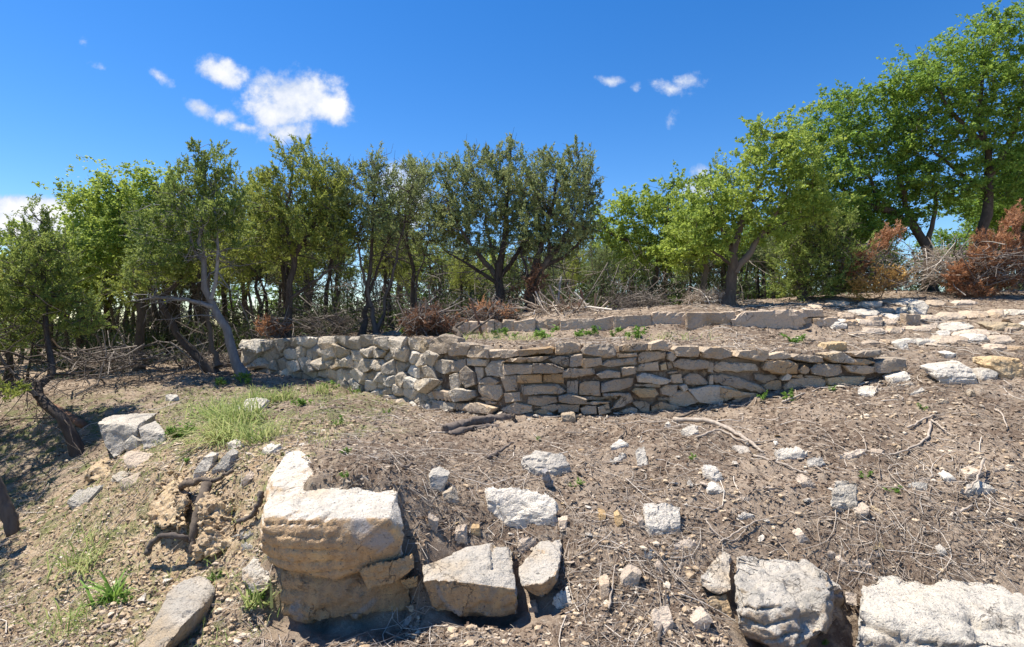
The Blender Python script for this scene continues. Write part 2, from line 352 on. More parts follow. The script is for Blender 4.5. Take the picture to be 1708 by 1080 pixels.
UP = [(425,575,11.4),(520,570,10.7),(600,570,9.9),(680,570,9.2),(740,572,8.5),(800,578,8.1),(860,582,7.8),(1000,574,7.75),(1150,578,7.8),(1300,583,7.8),(1420,592,7.7),(1520,600,7.7),(1620,596,7.7),(1720,590,7.7),(2000,575,7.8),
 (640,566,11.15),(700,562,10.85),(780,560,10.5),(900,561,10.1),(1000,559,9.8),(1150,556,9.55),(1330,550,9.4),(1420,552,9.3),(1550,545,10),(1700,538,10.2),(2000,520,10.5),
 (640,560,11.5),(780,546,10.85),(900,536,10.45),(1000,530,10.15),(1150,523,9.9),(1330,521,9.75),(1430,528,9.8),
 (640,555,13),(850,527,12.5),(1000,521,12.5),(1200,510,12.3),(1350,498,13),(1500,487,13.5),(1650,487,13),(1450,518,11.5),(1600,516,11.5),(1700,508,11.5),(2000,480,12.5),
 (500,560,13),(300,592,14),(100,605,16),(-100,620,16),(640,556,18),(1000,530,18),(1400,512,19),(1800,500,19),(300,600,25),(900,560,30),(1500,535,30),(0,610,30)]
def pts_of(L): return np.array([P(*a) for a in L])
LOWP = np.vstack([pts_of(LOW), [(x, y, 0.0 - 0.05*max(0, -x)*0.4) for y in (2.6, 0.5, -4) for x in (-6, -2, 1, 4, 8)]])
UPP = np.vstack([pts_of(UP), [(-60, 60, -3), (0, 60, -2), (60, 60, -1), (-150, 200, -12), (0, 220, -12), (150, 200, -12), (30, 15, 3.0), (30, 5, 2.0), (-40, 20, -2)]])
def rbf_fit(p):
    d = np.linalg.norm(p[:, None, :2]-p[None, :, :2], axis=2); n = len(p)
    A = np.zeros((n+3, n+3)); A[:n, :n] = -d + np.eye(n)*0.02; A[:n, n] = 1; A[n, :n] = 1; A[:n, n+1:] = p[:, :2]; A[n+1:, :n] = p[:, :2].T
    return np.linalg.solve(A, np.concatenate([p[:, 2], [0, 0, 0]]))
LW, UW = rbf_fit(LOWP), rbf_fit(UPP)
def rbf(p, w, x, y):
    o = np.empty(len(x))
    for s in range(0, len(x), 20000):
        d = np.hypot(x[s:s+20000, None]-p[None, :, 0], y[s:s+20000, None]-p[None, :, 1])
        o[s:s+20000] = -d @ w[:-3] + w[-3] + w[-2]*x[s:s+20000] + w[-1]*y[s:s+20000]
    return o
def ground_z(x, y, detail=True):
    x = np.atleast_1d(np.asarray(x, float)); y = np.atleast_1d(np.asarray(y, float))
    xc = np.clip(x, -40, 40); yc = np.clip(y, -5, 260)
    lo = rbf(LOWP, LW, np.clip(x, -12, 14), np.clip(y, -4, 16)); up = rbf(UPP, UW, xc, yc)
    b = y - wallY(x); wd = 0.10 + 1.1*sstep(4.7, 6.2, x) + 1.6*sstep(-5.2, -7.5, x)
    w = sstep(0.12-0.35*(wd-0.1), 0.12+wd, b)
    z = lo*(1-w)+up*w
    far = sstep(30, 90, np.hypot(x, y)); z = z*(1-far) + (-6.0)*far
    if detail:
        p = np.stack([x, y, np.zeros_like(x)], 1)
        z = z + (fbm(p*1.1, 3, 5)-0.5)*0.16 + (fbm(p*5.0, 3, 9)-0.5)*0.085 + (fbm(p*17.0, 2, 21)-0.5)*0.05
    return z
def gz(x, y): return float(ground_z([x], [y])[0])
def ground_hit(u, v, dmin=2.6, dmax=60.0):
    D = np.concatenate([np.arange(dmin, 14, 0.01), np.arange(14, dmax, 0.05)])
    x = (u-854)/F*D; zr = CZ+(540-v)/F*D; g = ground_z(x, D)
    k = np.nonzero(zr <= g)[0]
    i = k[0] if len(k) else int(np.argmin(zr-g))
    return D[i]

def axis(fine_lo, fine_hi, step, lo, hi, g=1.12):
    a = list(np.arange(fine_lo, fine_hi, step)); s = step
    while a[-1] < hi: s *= g; a.append(a[-1]+s)
    s = step; b = []
    x = fine_lo
    while x > lo: s *= g; x -= s; b.append(x)
    return np.array(b[::-1]+a)
gx_ = axis(-6.2, 6.4, 0.034, -700, 700, 1.14); gy_ = axis(3.2, 9.0, 0.034, -60, 900, 1.045)
X, Y = np.meshgrid(gx_, gy_); xs, ys = X.ravel(), Y.ravel(); zs = ground_z(xs, ys)
g = Geo(); nx = len(gx_); ny = len(gy_)
ii = (np.arange(ny-1)[:, None]*nx + np.arange(nx-1)[None, :]).ravel()
g.add(np.stack([xs, ys, zs], 1), np.stack([ii, ii+1, ii+nx+1, ii+nx], 1))
me = g.mesh('ground', M['soil'], smooth=True)
uu = 854+F*xs/np.maximum(ys, 0.5)
clay = sstep(-1.6, -2.4, xs)*sstep(8.0, 6.4, ys)*0.75 + 0.3*sstep(3.9, 3.4, ys) + 1.2*np.exp(-((xs+2.85)/0.75)**2-((ys-5.35)/0.8)**2)
moss = sstep(-1.4, -2.2, xs)*sstep(9.5, 8.5, ys)*0.8 + sstep(-0.8, -1.8, xs)*sstep(6.0, 6.8, ys)*sstep(10.5, 9.5, ys)*0.7
for nm, arr in (('clay', np.clip(clay, 0, 1)), ('moss', np.clip(moss, 0, 1))):
    at = me.attributes.new(nm, 'FLOAT', 'POINT'); at.data.foreach_set('value', arr.astype(np.float32))
gr = obj('ground', me); gr['kind'] = 'structure'; gr['label'] = 'brown soil slope strewn with twigs and broken limestone'

# ------------------------------------------------------------------ rock builder
ICO = {}
def ico(n):
    if n not in ICO:
        b = bmesh.new(); bmesh.ops.create_icosphere(b, subdivisions=n, radius=1.0)
        b.verts.ensure_lookup_table()
        ICO[n] = (np.array([v.co[:] for v in b.verts]), np.array([[v.index for v in f.verts] for f in b.faces])); b.free()
    return ICO[n]
def hull_bm(pts):
    b = bmesh.new()
    for p in pts: b.verts.new([float(q) for q in p])
    r = bmesh.ops.convex_hull(b, input=b.verts[:])
    bmesh.ops.delete(b, geom=[v for v in b.verts if not v.link_faces], context='VERTS')
    return b
def chip_off(pts, n, d):
    """cut the corner beyond plane n.x = d from the hull of pts"""
    b = hull_bm(pts); b.verts.ensure_lookup_table(); V = np.array([v.co[:] for v in b.verts]); b.verts.index_update()
    E = [(e.verts[0].index, e.verts[1].index) for e in b.edges]; b.free(); h = V @ n-d; new = [V[i] for i in range(len(V)) if h[i] <= 0]
    for i, j in E:
        if h[i]*h[j] < 0: new.append(V[i]+(V[j]-V[i])*(h[i]/(h[i]-h[j])))
    return np.array(new) if len(new) >= 6 else pts
def rock_geo(pts, sub=3, p=48, amp=0.02, freq=6.0, seed=0, chips=5, chip=0.93, seat=None):
    """hull of the given points with corners struck off, then split fine and roughened: flat broken faces, sharp edges"""
    rng = np.random.default_rng(seed); pts = np.asarray(pts, float); lo, hi = pts.min(0), pts.max(0); c = (lo+hi)/2; s = np.maximum((hi-lo)/2, 0.01)
    q = (pts-c)/s
    for k in range(chips):
        n = nrm(rng.normal(size=3)); q = chip_off(q, n, (q @ n).max()*rng.uniform(chip-0.09, chip+0.05))
    b = hull_bm(c+q*s); bmesh.ops.dissolve_limit(b, angle_limit=math.radians(4), verts=b.verts[:], edges=b.edges[:]); bmesh.ops.triangulate(b, faces=b.faces[:])
    size = float(np.sort(s)[1:].mean()); lim = size*{2: 0.62, 3: 0.34, 4: 0.17, 5: 0.075, 6: 0.045}[sub]
    for it in range(8):
        L = [e for e in b.edges if e.calc_length() > lim]
        if not L: break
        bmesh.ops.subdivide_edges(b, edges=L, cuts=1, use_grid_fill=False); bmesh.ops.triangulate(b, faces=[f for f in b.faces if len(f.verts) > 3], quad_method='SHORT_EDGE')
        if it % 2: bmesh.ops.beautify_fill(b, faces=b.faces[:], edges=b.edges[:], method='ANGLE') if len(b.faces) < 3000 else None
    bmesh.ops.recalc_face_normals(b, faces=b.faces[:]); b.normal_update(); b.verts.index_update(); b.verts.ensure_lookup_table()
    V = np.array([v.co[:] for v in b.verts]); nn = np.array([v.normal[:] for v in b.verts]); faces = np.array([[v.index for v in f.verts] for f in b.faces])
    E = np.array([(e.verts[0].index, e.verts[1].index) for e in b.edges]); b.free()
    if sub >= 4:      # edges a little worn
        for it in range(1):
            acc = np.zeros_like(V); cn = np.zeros(len(V)); np.add.at(acc, E[:, 0], V[E[:, 1]]); np.add.at(acc, E[:, 1], V[E[:, 0]]); np.add.at(cn, E[:, 0], 1); np.add.at(cn, E[:, 1], 1)
            V = V*0.6+0.4*acc/cn[:, None]
    off = seed*3.17; sd = seed % 97; k = 10 if sub <= 3 else 30
    pick = V[rng.integers(0, len(V), k)]; lev = rng.uniform(-1, 0.3, k)
    warp = V + (np.stack([fbm(V*freq*1.1+off+g_, 3, sd+g_) for g_ in (0, 1, 2)], 1)-0.5)*(s.mean()*0.7)
    dd = ((warp[:, None, :]-pick[None])**2).sum(2); wgt = np.exp(-(dd-dd.min(1, keepdims=True))/(0.004*s.mean()**2)); plate = (wgt*lev).sum(1)/wgt.sum(1)
    bed = V[:, 2]*11.0+(fbm(V*2.2+off, 3, sd+3)-0.5)*2.2; fr = bed-np.floor(bed); bedd = np.where(sub >= 4, -np.exp(-((fr-0.5)/0.10)**2), 0.0)*(np.abs(nn[:, 2]) < 0.75)*sstep(0.45, 0.6, fbm(V*1.7+off, 2, sd+5))
    n1 = fbm(V*freq+off, 5, sd, 0.6)-0.5; n3 = np.abs(fbm(V*freq*2.1+off, 3, sd+7)-0.5)
    V = V + nn*(n1*1.25*amp + plate*amp*0.85 - n3*amp*1.0 + bedd*amp*0.55)[:, None]
    return V, faces
def rock_obj(name, V, faces, mat, parent=None, pbase=None, stain=None, smooth=True):
    c = V.mean(0); c[2] = V[:, 2].min()
    g = Geo(); g.add(V, faces); me = g.mesh(name, mat, smooth=smooth, origin=c)
    if stain is not None:
        at = me.attributes.new('stain', 'FLOAT', 'POINT'); at.data.foreach_set('value', np.clip(stain, 0, 1).astype(np.float32))
    return obj(name, me, c - (pbase if pbase is not None else 0), parent)

# ------------------------------------------------------------------ the long retaining wall
SC = 1708/320.0
def Z(ox, oy, sc, poly): return [(ox+x/sc, oy+y/sc) for x, y in poly]
R2 = [[(150,230),(200,150),(290,140),(300,240),(240,270)],[(290,170),(330,130),(430,95),(510,130),(520,200),(460,260),(330,285),(295,250)],[(490,250),(540,170),(640,165),(690,190),(640,285),(500,290)],
[(640,290),(690,200),(800,195),(830,230),(830,310),(660,310)],[(830,230),(1090,235),(1095,290),(1000,305),(840,310)],[(1100,230),(1390,205),(1420,225),(1410,270),(1110,295)],[(1425,180),(1560,160),(1640,180),(1640,255),(1560,270),(1425,275)],
[(620,310),(700,295),(815,320),(800,375),(640,375)],[(320,330),(400,310),(500,330),(500,420),(440,460),(330,400)],[(500,340),(620,310),(630,375),(580,430),(500,430)],[(780,400),(840,330),(950,330),(955,470),(800,470)],
[(960,345),(1010,312),(1290,302),(1380,290),(1280,345)],[(960,355),(1220,350),(1220,440),(960,450)],[(1225,350),(1400,350),(1495,395),(1495,440),(1225,440)],[(1360,320),(1460,290),(1540,300),(1540,375),(1500,390),(1400,350)],[(1550,290),(1660,270),(1665,370),(1580,390),(1550,380)],
[(590,430),(640,380),(700,430),(715,540),(640,570),(600,510)],[(700,390),(770,390),(770,470),(720,540)],[(740,500),(830,475),(910,520),(880,545),(740,545)],[(730,550),(820,540),(930,550),(940,640),(900,690),(760,660),(735,610)],[(930,480),(960,460),(1075,460),(1075,535),(1070,600),(970,605)],
[(1085,455),(1300,450),(1300,530),(1085,530)],[(1310,450),(1490,450),(1490,530),(1310,530)],[(1115,540),(1430,540),(1505,600),(1440,625),(1120,630)],[(955,620),(1110,610),(1110,690),(970,705)],[(1160,660),(1200,635),(1440,640),(1440,700),(1300,735),(1165,710)],[(1455,640),(1550,615),(1708,660),(1700,710),(1600,715),(1460,690)],
[(500,600),(560,570),(700,590),(715,650),(650,695),(550,695)],[(330,600),(420,590),(500,610),(500,690),(350,680)],[(490,460),(560,440),(590,520),(570,580),(500,590)],[(280,740),(330,680),(530,700),(530,770),(480,785),(300,765)],[(540,705),(640,715),(600,775),(545,770)],
[(620,720),(740,700),(900,750),(860,805),(700,795),(610,770)],[(790,690),(890,700),(880,725),(800,720)],[(925,760),(1060,700),(1210,730),(1215,790),(1100,810),(960,790)],[(1230,790),(1310,750),(1390,790),(1380,830),(1320,835)],[(1645,750),(1708,730),(1708,800),(1660,795)],
[(720,665),(790,650),(900,695),(780,690)],[(1230,745),(1420,715),(1500,735),(1400,785),(1310,745)],[(1440,720),(1640,720),(1630,790),(1450,800)]]
R3 = [[(165,240),(220,180),(430,180),(465,240),(460,290),(400,305),(170,285)],[(500,205),(560,180),(745,175),(750,235),(600,250),(500,245)],[(760,180),(880,140),(925,180),(925,235),(765,240)],[(165,310),(330,305),(340,370),(200,400),(160,380)],[(330,370),(400,320),(650,300),(655,370),(420,390)],
[(480,270),(650,255),(655,295),(490,310)],[(665,280),(700,250),(905,245),(905,310),(690,355),(665,345)],[(640,400),(700,360),(840,340),(850,420),(640,430)],[(860,370),(910,345),(920,410),(870,420)],[(960,230),(1000,195),(1190,200),(1210,260),(1190,300),(990,290)],[(915,270),(960,250),(1000,300),(960,340),(925,320)],
[(970,340),(1030,310),(1280,330),(1300,400),(1100,410),(990,390)],[(1220,250),(1260,205),(1400,205),(1505,250),(1490,300),(1380,325),(1240,300)],[(925,350),(975,340),(985,400),(940,405)],[(0,420),(60,400),(260,400),(270,450),(160,480),(0,480)],[(290,450),(400,410),(500,430),(500,480),(330,485)],[(510,390),(630,380),(640,440),(520,470)],
[(650,460),(700,440),(950,490),(950,525),(870,535),(660,520)],[(1060,490),(1130,445),(1200,450),(1290,520),(1280,545),(1100,545)],[(30,520),(130,505),(130,640),(30,620)],[(135,540),(190,515),(310,520),(325,640),(135,640)],[(335,530),(450,490),(630,480),(600,560),(490,600),(340,610)],
[(605,600),(640,570),(800,570),(835,620),(790,650),(680,660)],[(865,580),(920,545),(1020,550),(1010,620),(960,650),(870,630)],[(1025,550),(1085,535),(1100,580),(1060,605)],[(0,640),(70,650),(110,690),(0,710)],[(120,660),(470,650),(470,680),(130,690)],[(350,620),(540,615),(540,645),(350,648)],
[(415,760),(520,630),(600,620),(620,690),(520,740)],[(480,790),(600,740),(655,760),(650,800)],[(610,700),(720,690),(765,720),(760,795),(710,795),(640,740)],[(775,730),(860,690),(1000,730),(1020,750),(940,785),(780,790)],[(150,750),(200,725),(290,730),(295,800),(180,805)],[(300,740),(400,700),(420,790),(310,805)],
[(940,670),(1000,610),(1100,590),(1200,690),(1080,740),(960,730)],[(1100,580),(1300,545),(1530,560),(1560,640),(1380,720),(1200,700)],[(1335,380),(1380,345),(1700,345),(1730,390),(1720,440),(1400,435),(1350,410)],[(940,430),(1010,420),(1015,440),(930,450)],[(1290,340),(1340,350),(1340,440),(1290,430)],
[(960,460),(1050,450),(1060,530),(970,530)],[(1300,470),(1330,455),(1330,540),(1295,540)],[(640,540),(860,540),(860,570),(640,568)],[(120,700),(410,690),(390,715),(130,725)],[(840,660),(930,660),(950,690),(850,685)]]
R4w = [[(125,290),(160,235),(400,245),(405,300),(360,335),(130,300)],[(410,280),(560,250),(625,275),(625,310),(500,320),(415,315)],[(635,300),(700,270),(900,290),(915,345),(800,350),(650,325)],[(370,390),(400,330),(600,325),(690,370),(680,440),(540,450),(390,420)],[(690,410),(740,370),(790,400),(770,450),(710,440)],
[(800,400),(850,365),(1080,365),(1090,450),(950,470),(820,445)],[(915,270),(1080,250),(1190,320),(1190,355),(1010,345),(930,310)],[(1190,260),(1450,240),(1480,270),(1440,300),(1220,305)],[(1100,370),(1300,370),(1380,390),(1370,440),(1280,455),(1160,435)],[(1390,340),(1560,300),(1640,310),(1650,390),(1500,430),(1380,440)],
[(1140,325),(1300,315),(1380,345),(1320,365),(1150,362)],[(540,490),(590,440),(630,460),(610,500),(550,505)],[(320,450),(500,460),(540,490),(400,540),(330,500)],[(390,555),(450,510),(550,500),(560,570),(540,600),(420,590)],[(565,560),(640,490),(900,485),(960,510),(930,590),(700,615),(580,610)],[(960,490),(1100,470),(1290,475),(1250,540),(1110,575),(980,550)],
[(640,460),(740,455),(760,490),(650,480)],[(770,465),(920,470),(930,490),(780,488)],[(0,560),(120,580),(330,620),(300,660),(0,650)],[(130,650),(220,620),(310,640),(300,690),(150,700)],[(-58,465),(30,450),(170,470),(330,545),(390,590),(350,605),(190,575),(-30,530)]]
wall_polys = [(Z(660, 540, SC, p), 'c') for p in R2] + [(Z(940, 540, SC, p), 'c') for p in R3] + [(Z(1200, 540, SC, p), 'c') for p in R4w]
# rubble of the western half: cells of an irregular packing
rng = np.random.default_rng(11)
TOPV = np.array([(425,569),(470,567),(530,566),(575,563),(600,561),(650,563),(690,566),(710,568)]); BOTV = np.array([(425,622),(480,632),(520,637),(600,653),(640,662),(680,678),(710,690)])
sites = []
uu_ = 429.0
for row in range(7):
    u = 428 + rng.uniform(0, 12)
    while u < 728:
        t, b = np.interp(u, TOPV[:, 0], TOPV[:, 1]), np.interp(u, BOTV[:, 0], BOTV[:, 1]); n = 3.4 + (u-428)/300*2.6
        if row < n:
            fr = (row+0.5+rng.uniform(-0.28, 0.28))/n
            sites.append((u+rng.uniform(-5, 5), t+(b-t)*min(fr, 0.97)))
        u += rng.uniform(11, 26) if row else rng.uniform(18, 30)
sites = np.array(sites)
# clear the cells that the traced stones already fill
cents = [np.mean(p, axis=0) for p, _ in wall_polys]
def clip(poly, n, d):
    out = []
    for i in range(len(poly)):
        a, b = poly[i], poly[(i+1) % len(poly)]; da, db = a @ n-d, b @ n-d
        if da <= 0: out.append(a)
        if da*db < 0: out.append(a+(b-a)*(da/(da-db)))
    return out
allc = np.vstack([sites, np.array([c for c in cents if c[0] < 760])])
for i, s in enumerate(sites):
    if s[0] > 700 and any(np.hypot(*(s-c)) < 14 for c in cents): continue
    t, b = np.interp(s[0], TOPV[:, 0], TOPV[:, 1]), np.interp(s[0], BOTV[:, 0], BOTV[:, 1])
    poly = [np.array(q, float) for q in ((s[0]-26, t-rng.uniform(0, 4)), (s[0]+26, t-rng.uniform(0, 4)), (s[0]+26, b+5), (s[0]-26, b+5))]
    for j, o in enumerate(allc):
        if j == i or np.hypot(*(o-s)) > 60: continue
        n = o-s; poly = clip(poly, n, n @ (s+o)/2)
        if len(poly) < 3: break
    if len(poly) < 3: continue
    c = np.mean(poly, axis=0); poly = [tuple(c+(q-c)*0.98) for q in poly]
    wall_polys.append((poly, 'r'))
def build_wall(name, label, polys, Dfun, base, depth, mats, sub=2, neat=False):
    root = empty(name, base); tag(root, label, 'wall')
    for k, (poly, kind) in enumerate(polys):
        poly = np.array(poly); cu, cv = poly.mean(0); rg = np.random.default_rng(100+k)
        eps = 4.0
        a, b = P(cu-eps, 540, Dfun(cu-eps)), P(cu+eps, 540, Dfun(cu+eps)); tan = nrm(b-a); nin = np.array([-tan[1], tan[0], 0.0])     # into the bank
        push = rg.uniform(-0.05, 0.035) + (0.0 if kind == 'c' else rg.uniform(-0.05, 0.05))
        c = P(cu, cv, Dfun(cu)); W = np.array([P(u, v, Dfun(u)) for u, v in poly])
        sz = np.linalg.norm(W-c, axis=1).mean()
        bul = min(0.045, 0.22*sz) if kind == 'c' else min(0.10, 0.45*sz)
        ins = rg.uniform(0.93, 1.0) if kind == 'c' else rg.uniform(0.68, 0.95)
        apex = np.array([tan[0]*rg.uniform(-.25, .25), tan[1]*rg.uniform(-.25, .25), rg.uniform(-.25, .25)])*sz*(0.3 if kind == 'c' else 1.0)
        if neat: W = c+(W-c)*[1.07, 1.0, rg.uniform(1.0, 1.15)]+[0, 0, rg.uniform(-.045, .02)]; bul, ins, push = 0.025, rg.uniform(0.9, 0.99), push*1.6
        fr_ = c+(W-c)*ins+apex-np.outer(rg.uniform(0.35, 1.25, len(W)) if not neat else np.ones(len(W)), nin*bul)
        pts = np.vstack([fr_, c+(W-c)*(1.07 if kind == 'c' else 1.09), c+(W-c)*0.92+nin*(depth*rg.uniform(0.8, 1.2))])
        pts = pts + nin*push + np.outer((pts-c) @ tan, nin)*rg.uniform(-0.12, 0.12)
        big = sz > 0.17
        V, f = rock_geo(pts, 3 if sz > 0.09 else 2, 0, min(0.03, 0.10*sz+0.003) if kind == 'r' else min(0.022, 0.075*sz+0.003), 9.0, 300+k, (2 if neat else 4) if kind == 'c' else 4, 0.96 if kind == 'c' else 0.91)
        rock_obj('stone', V, f, mats(kind, rg, cu, cv), root, np.array(base), smooth=False)
    return root
def wall_mats(kind, rg, cu, cv):
    if kind == 'r': return M['lime_rubble'] if rg.random() < 0.8 else M['lime_grey']
    x = rg.random()
    if cu < 720: return M['lime_rubble']
    if cu < 830: return M['lime_rubble'] if x < 0.45 else M['lime_wall']
    return M['lime_wall'] if x < 0.84 else (M['lime_rubble'] if x < 0.965 else M['lime_tan'])
wbase = P(860, 696, 7.6)
wall = build_wall('stone_wall', 'long curved dry stone retaining wall across the middle of the slope', wall_polys, wallD, wbase, 0.24, wall_mats)
# packed earth core behind the stones
def earth_core(root, base, us, Dfun, topf, botf, off, thick, drop=0.05):
    vs = []; 
    for u in us:
        D = Dfun(u); a = P(u-3, 540, Dfun(u-3)); b = P(u+3, 540, Dfun(u+3)); t = nrm(b-a); n = np.array([-t[1], t[0], 0])
        top = P(u, topf(u), D)-[0, 0, drop]; bot = P(u, botf(u), D)-[0, 0, 0.35]
        vs += [bot+n*off, top+n*off, top+n*(off+thick)+[0, 0, 0.0], bot+n*(off+thick)]
    vs = np.array(vs); k = np.arange(len(us)-1)*4; q = []
    for a_, b_ in ((0, 1), (1, 2), (2, 3)): q.append(np.stack([k+a_, k+a_+4, k+b_+4, k+b_], 1))
    vs = vs + (fbm(vs*6, 2, 3)[:, None]-0.5)*0.04
    g = Geo(); g.add(vs, np.concatenate(q)); e = [np.array([[0, 1, 2, 3]]), np.array([[0, 3, 2, 1]])+(len(us)-1)*4]
    for f in e: g.add(np.zeros((0, 3)), f - g.n)
    obj('earth_core', g.mesh('earth_core', M['soil'], origin=base), (0, 0, 0), root)
TOPL = np.vstack([TOPV[:-2], [(720,566),(760,566),(800,578),(830,584),(900,584),(930,576),(1000,576),(1100,572),(1200,584),(1300,592),(1400,598),(1500,606)]])
BOTL = np.array([(425,622),(520,637),(600,653),(680,678),(740,690),(860,696),(1000,697),(1150,682),(1300,657),(1420,642),(1520,628)])
earth_core(wall, wbase, np.linspace(428, 1500, 80), wallD, lambda u: np.interp(u, TOPL[:, 0], TOPL[:, 1])+6, lambda u: np.interp(u, BOTL[:, 0], BOTL[:, 1]), 0.07, 0.22)

# ------------------------------------------------------------------ the low upper wall of big slabs
W2 = [[(-60,172),(0,168),(0,212),(-55,216)],[(3,165),(95,165),(95,212),(3,217)],[(97,160),(130,160),(130,217),(97,217)],[(134,158),(162,158),(162,217),(134,217)],[(165,155),(220,158),(216,217),(165,217)],[(223,165),(315,150),(315,212),(223,215)],[(318,150),(440,145),(440,204),(318,217)],[(445,150),(590,140),(590,198),(500,205),(445,205)],
[(593,150),(690,130),(695,198),(593,204)],[(700,130),(860,120),(872,195),(700,200)],[(880,110),(1040,112),(1042,204),(880,204)],[(1045,122),(1200,116),(1235,170),(1230,207),(1080,207),(1045,195)],[(1207,118),(1262,116),(1262,160),(1240,165)],[(1265,150),(1320,115),(1570,108),(1592,140),(1570,192),(1380,207),(1270,200)],[(1578,148),(1632,142),(1632,187),(1582,190)],[(1590,100),(1682,102),(1685,132),(1600,136)],[(1640,142),(1740,135),(1745,170),(1645,180)]]
w2b = P(1100, 560, 9.7)
wall2 = build_wall('slab_wall', 'low upper terrace wall of large smooth buff stone slabs', [(Z(780, 480, 1708/600.0, p), 'c') for p in W2], wall2D, w2b, 0.3, lambda k, rg, cu, cv: M['lime_slab'], 3, True)
earth_core(wall2, w2b, np.linspace(765, 1385, 40), wall2D, lambda u: np.interp(u, [760, 900, 1080, 1385], [541, 534, 522, 524])+2, lambda u: 556, 0.08, 0.3, 0.02)

# ------------------------------------------------------------------ the big boulders holding up the slope
def pp(*L): return np.array([P(*a) for a in L])
def boulder(name, label, pts, mat, seed, sub=5, amp=0.03, freq=4.0, p=60, chips=4, stainf=None, chip=0.95, group=None, fit=False):
    if fit:
        cp = pts-[0, 0, CZ]; uv = np.stack([854+F*cp[:, 0]/cp[:, 1], 540-F*cp[:, 2]/cp[:, 1]], 1); near = np.where(cp[:, 1] < np.median(cp[:, 1])+0.05)[0]; i = near[np.argmax(uv[near, 1])]
        kf = min(max(ground_hit(uv[i, 0], min(uv[i, 1], 1085))/cp[i, 1], 0.85), 1.06)*0.995; pts = cp*kf+[0, 0, CZ]
    V, f = rock_geo(pts, sub, max(p*2.2, 36), amp, freq, seed, chips, chip)
    n = None
    if stainf is not None:
        nn = np.zeros_like(V); a, b, c = V[f[:, 0]], V[f[:, 1]], V[f[:, 2]]; fn = np.cross(b-a, c-a)
        for k in range(3): np.add.at(nn, f[:, k], fn)
        n = stainf(V, nrm(nn))
    o = rock_obj(name, V, f, mat, stain=n, smooth=sub >= 5); tag(o, label, 'boulder' if 'boulder' in name or 'block' in name else 'rock', group); return o
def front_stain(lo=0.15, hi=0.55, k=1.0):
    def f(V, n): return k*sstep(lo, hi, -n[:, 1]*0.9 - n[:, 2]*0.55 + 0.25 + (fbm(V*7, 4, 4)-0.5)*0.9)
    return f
boulder('boulder', 'huge pale flat-topped block with ochre stained front face', pp((442,862,4.08),(560,866,4.02),(650,866,4.06),(664,812,4.5),(676,880,4.2),(476,748,5.3),(520,752,5.35),(640,780,5.2),(434,905,4.0),(440,935,4.02),(472,956,4.06),(560,966,4.06),(672,930,4.16),(600,905,3.98),(445,900,5.2),(470,960,5.2),(640,960,5.1),(444,800,4.9)), M['lime_pale'], 5, 6, 0.036, 3.6, 40, 3, front_stain())
boulder('boulder', 'brown lumpy boulder undercut beneath the huge flat-topped block', pp((470,950,4.13),(560,955,4.12),(683,945,4.22),(470,1030,4.14),(525,1048,4.08),(610,1036,4.1),(692,1022,4.25),(480,990,5.0),(680,985,5.0),(600,1000,4.06)), M['lime_tan'], 6, 5, 0.05, 5.0, 16, 6, front_stain(-0.2, 0.3, 0.85))
boulder('rock', 'tan wedge of stone jammed under the right end of the huge block', pp((596,948,4.02),(640,935,4.05),(688,922,4.1),(693,948,4.08),(652,975,4.05),(612,985,4.04),(600,955,4.4),(690,930,4.5),(660,970,4.4)), M['lime_tan'], 7, 4, 0.015, 7, 18, 4, front_stain(0, 0.4, 0.6))
boulder('rock', 'small tan stone tucked below the wedge by the huge block', pp((666,968,4.1),(698,958,4.12),(696,980,4.12),(678,984,4.1),(670,966,4.3),(698,970,4.3)), M['lime_tan'], 8, 3, 0.01, 9)
boulder('boulder', 'long pale slanting boulder with shaded brown underside right of the huge block', pp((703,968,4.08),(780,972,4.06),(860,984,4.12),(704,942,4.28),(785,911,4.55),(850,905,4.62),(861,915,4.6),(722,1030,4.14),(800,1040,4.12),(864,1030,4.2),(720,980,4.9),(860,980,4.95)), M['lime_pale'], 21, 5, 0.034, 4.5, 26, 4, front_stain(0.25, 0.6))
boulder('boulder', 'pale pointed boulder close beside the long slanting one', pp((864,972,4.2),(903,975,4.14),(930,958,4.2),(863,944,4.42),(899,905,4.66),(938,898,4.72),(940,920,4.6),(871,985,4.22),(905,1002,4.2),(928,974,4.25),(880,960,4.9),(936,960,4.9)), M['lime_pale'], 22, 5, 0.026, 5, 26, 4, front_stain(0.35, 0.7))
boulder('boulder', 'large rough grey-white boulder with broken lichened face at the bottom edge', pp((1222,962,4.2),(1228,924,4.55),(1265,915,4.68),(1345,931,4.58),(1405,972,4.22),(1409,995,4.16),(1236,1005,4.0),(1290,1030,3.86),(1355,1050,3.86),(1396,1062,4.0),(1320,1098,3.88),(1228,1050,4.02),(1250,1090,3.95),(1230,1000,4.9),(1400,1010,4.9),(1300,1090,4.8)), M['lime_pale'], 23, 6, 0.07, 4.0, 18, 12, front_stain(0.5, 0.9, 0.6), 0.92)
boulder('boulder', 'narrow pale boulder leaning on the left of the rough grey-white one', pp((1165,960,4.28),(1208,913,4.6),(1221,918,4.58),(1219,985,4.22),(1199,993,4.2),(1168,980,4.24),(1175,970,4.7),(1220,970,4.7),(1195,1000,4.6)), M['lime_pale'], 24, 4, 0.018, 6, 20, 5, front_stain(0.4, 0.8, 0.5))
boulder('rock', 'brown stone wedged under the narrow pale boulder', pp((1175,998,4.2),(1212,990,4.22),(1224,1022,4.15),(1216,1045,4.12),(1190,1028,4.15),(1180,1000,4.5),(1222,1020,4.5)), M['lime_tan'], 25, 4, 0.016, 7, 18, 5, front_stain(0, 0.4, 0.6))
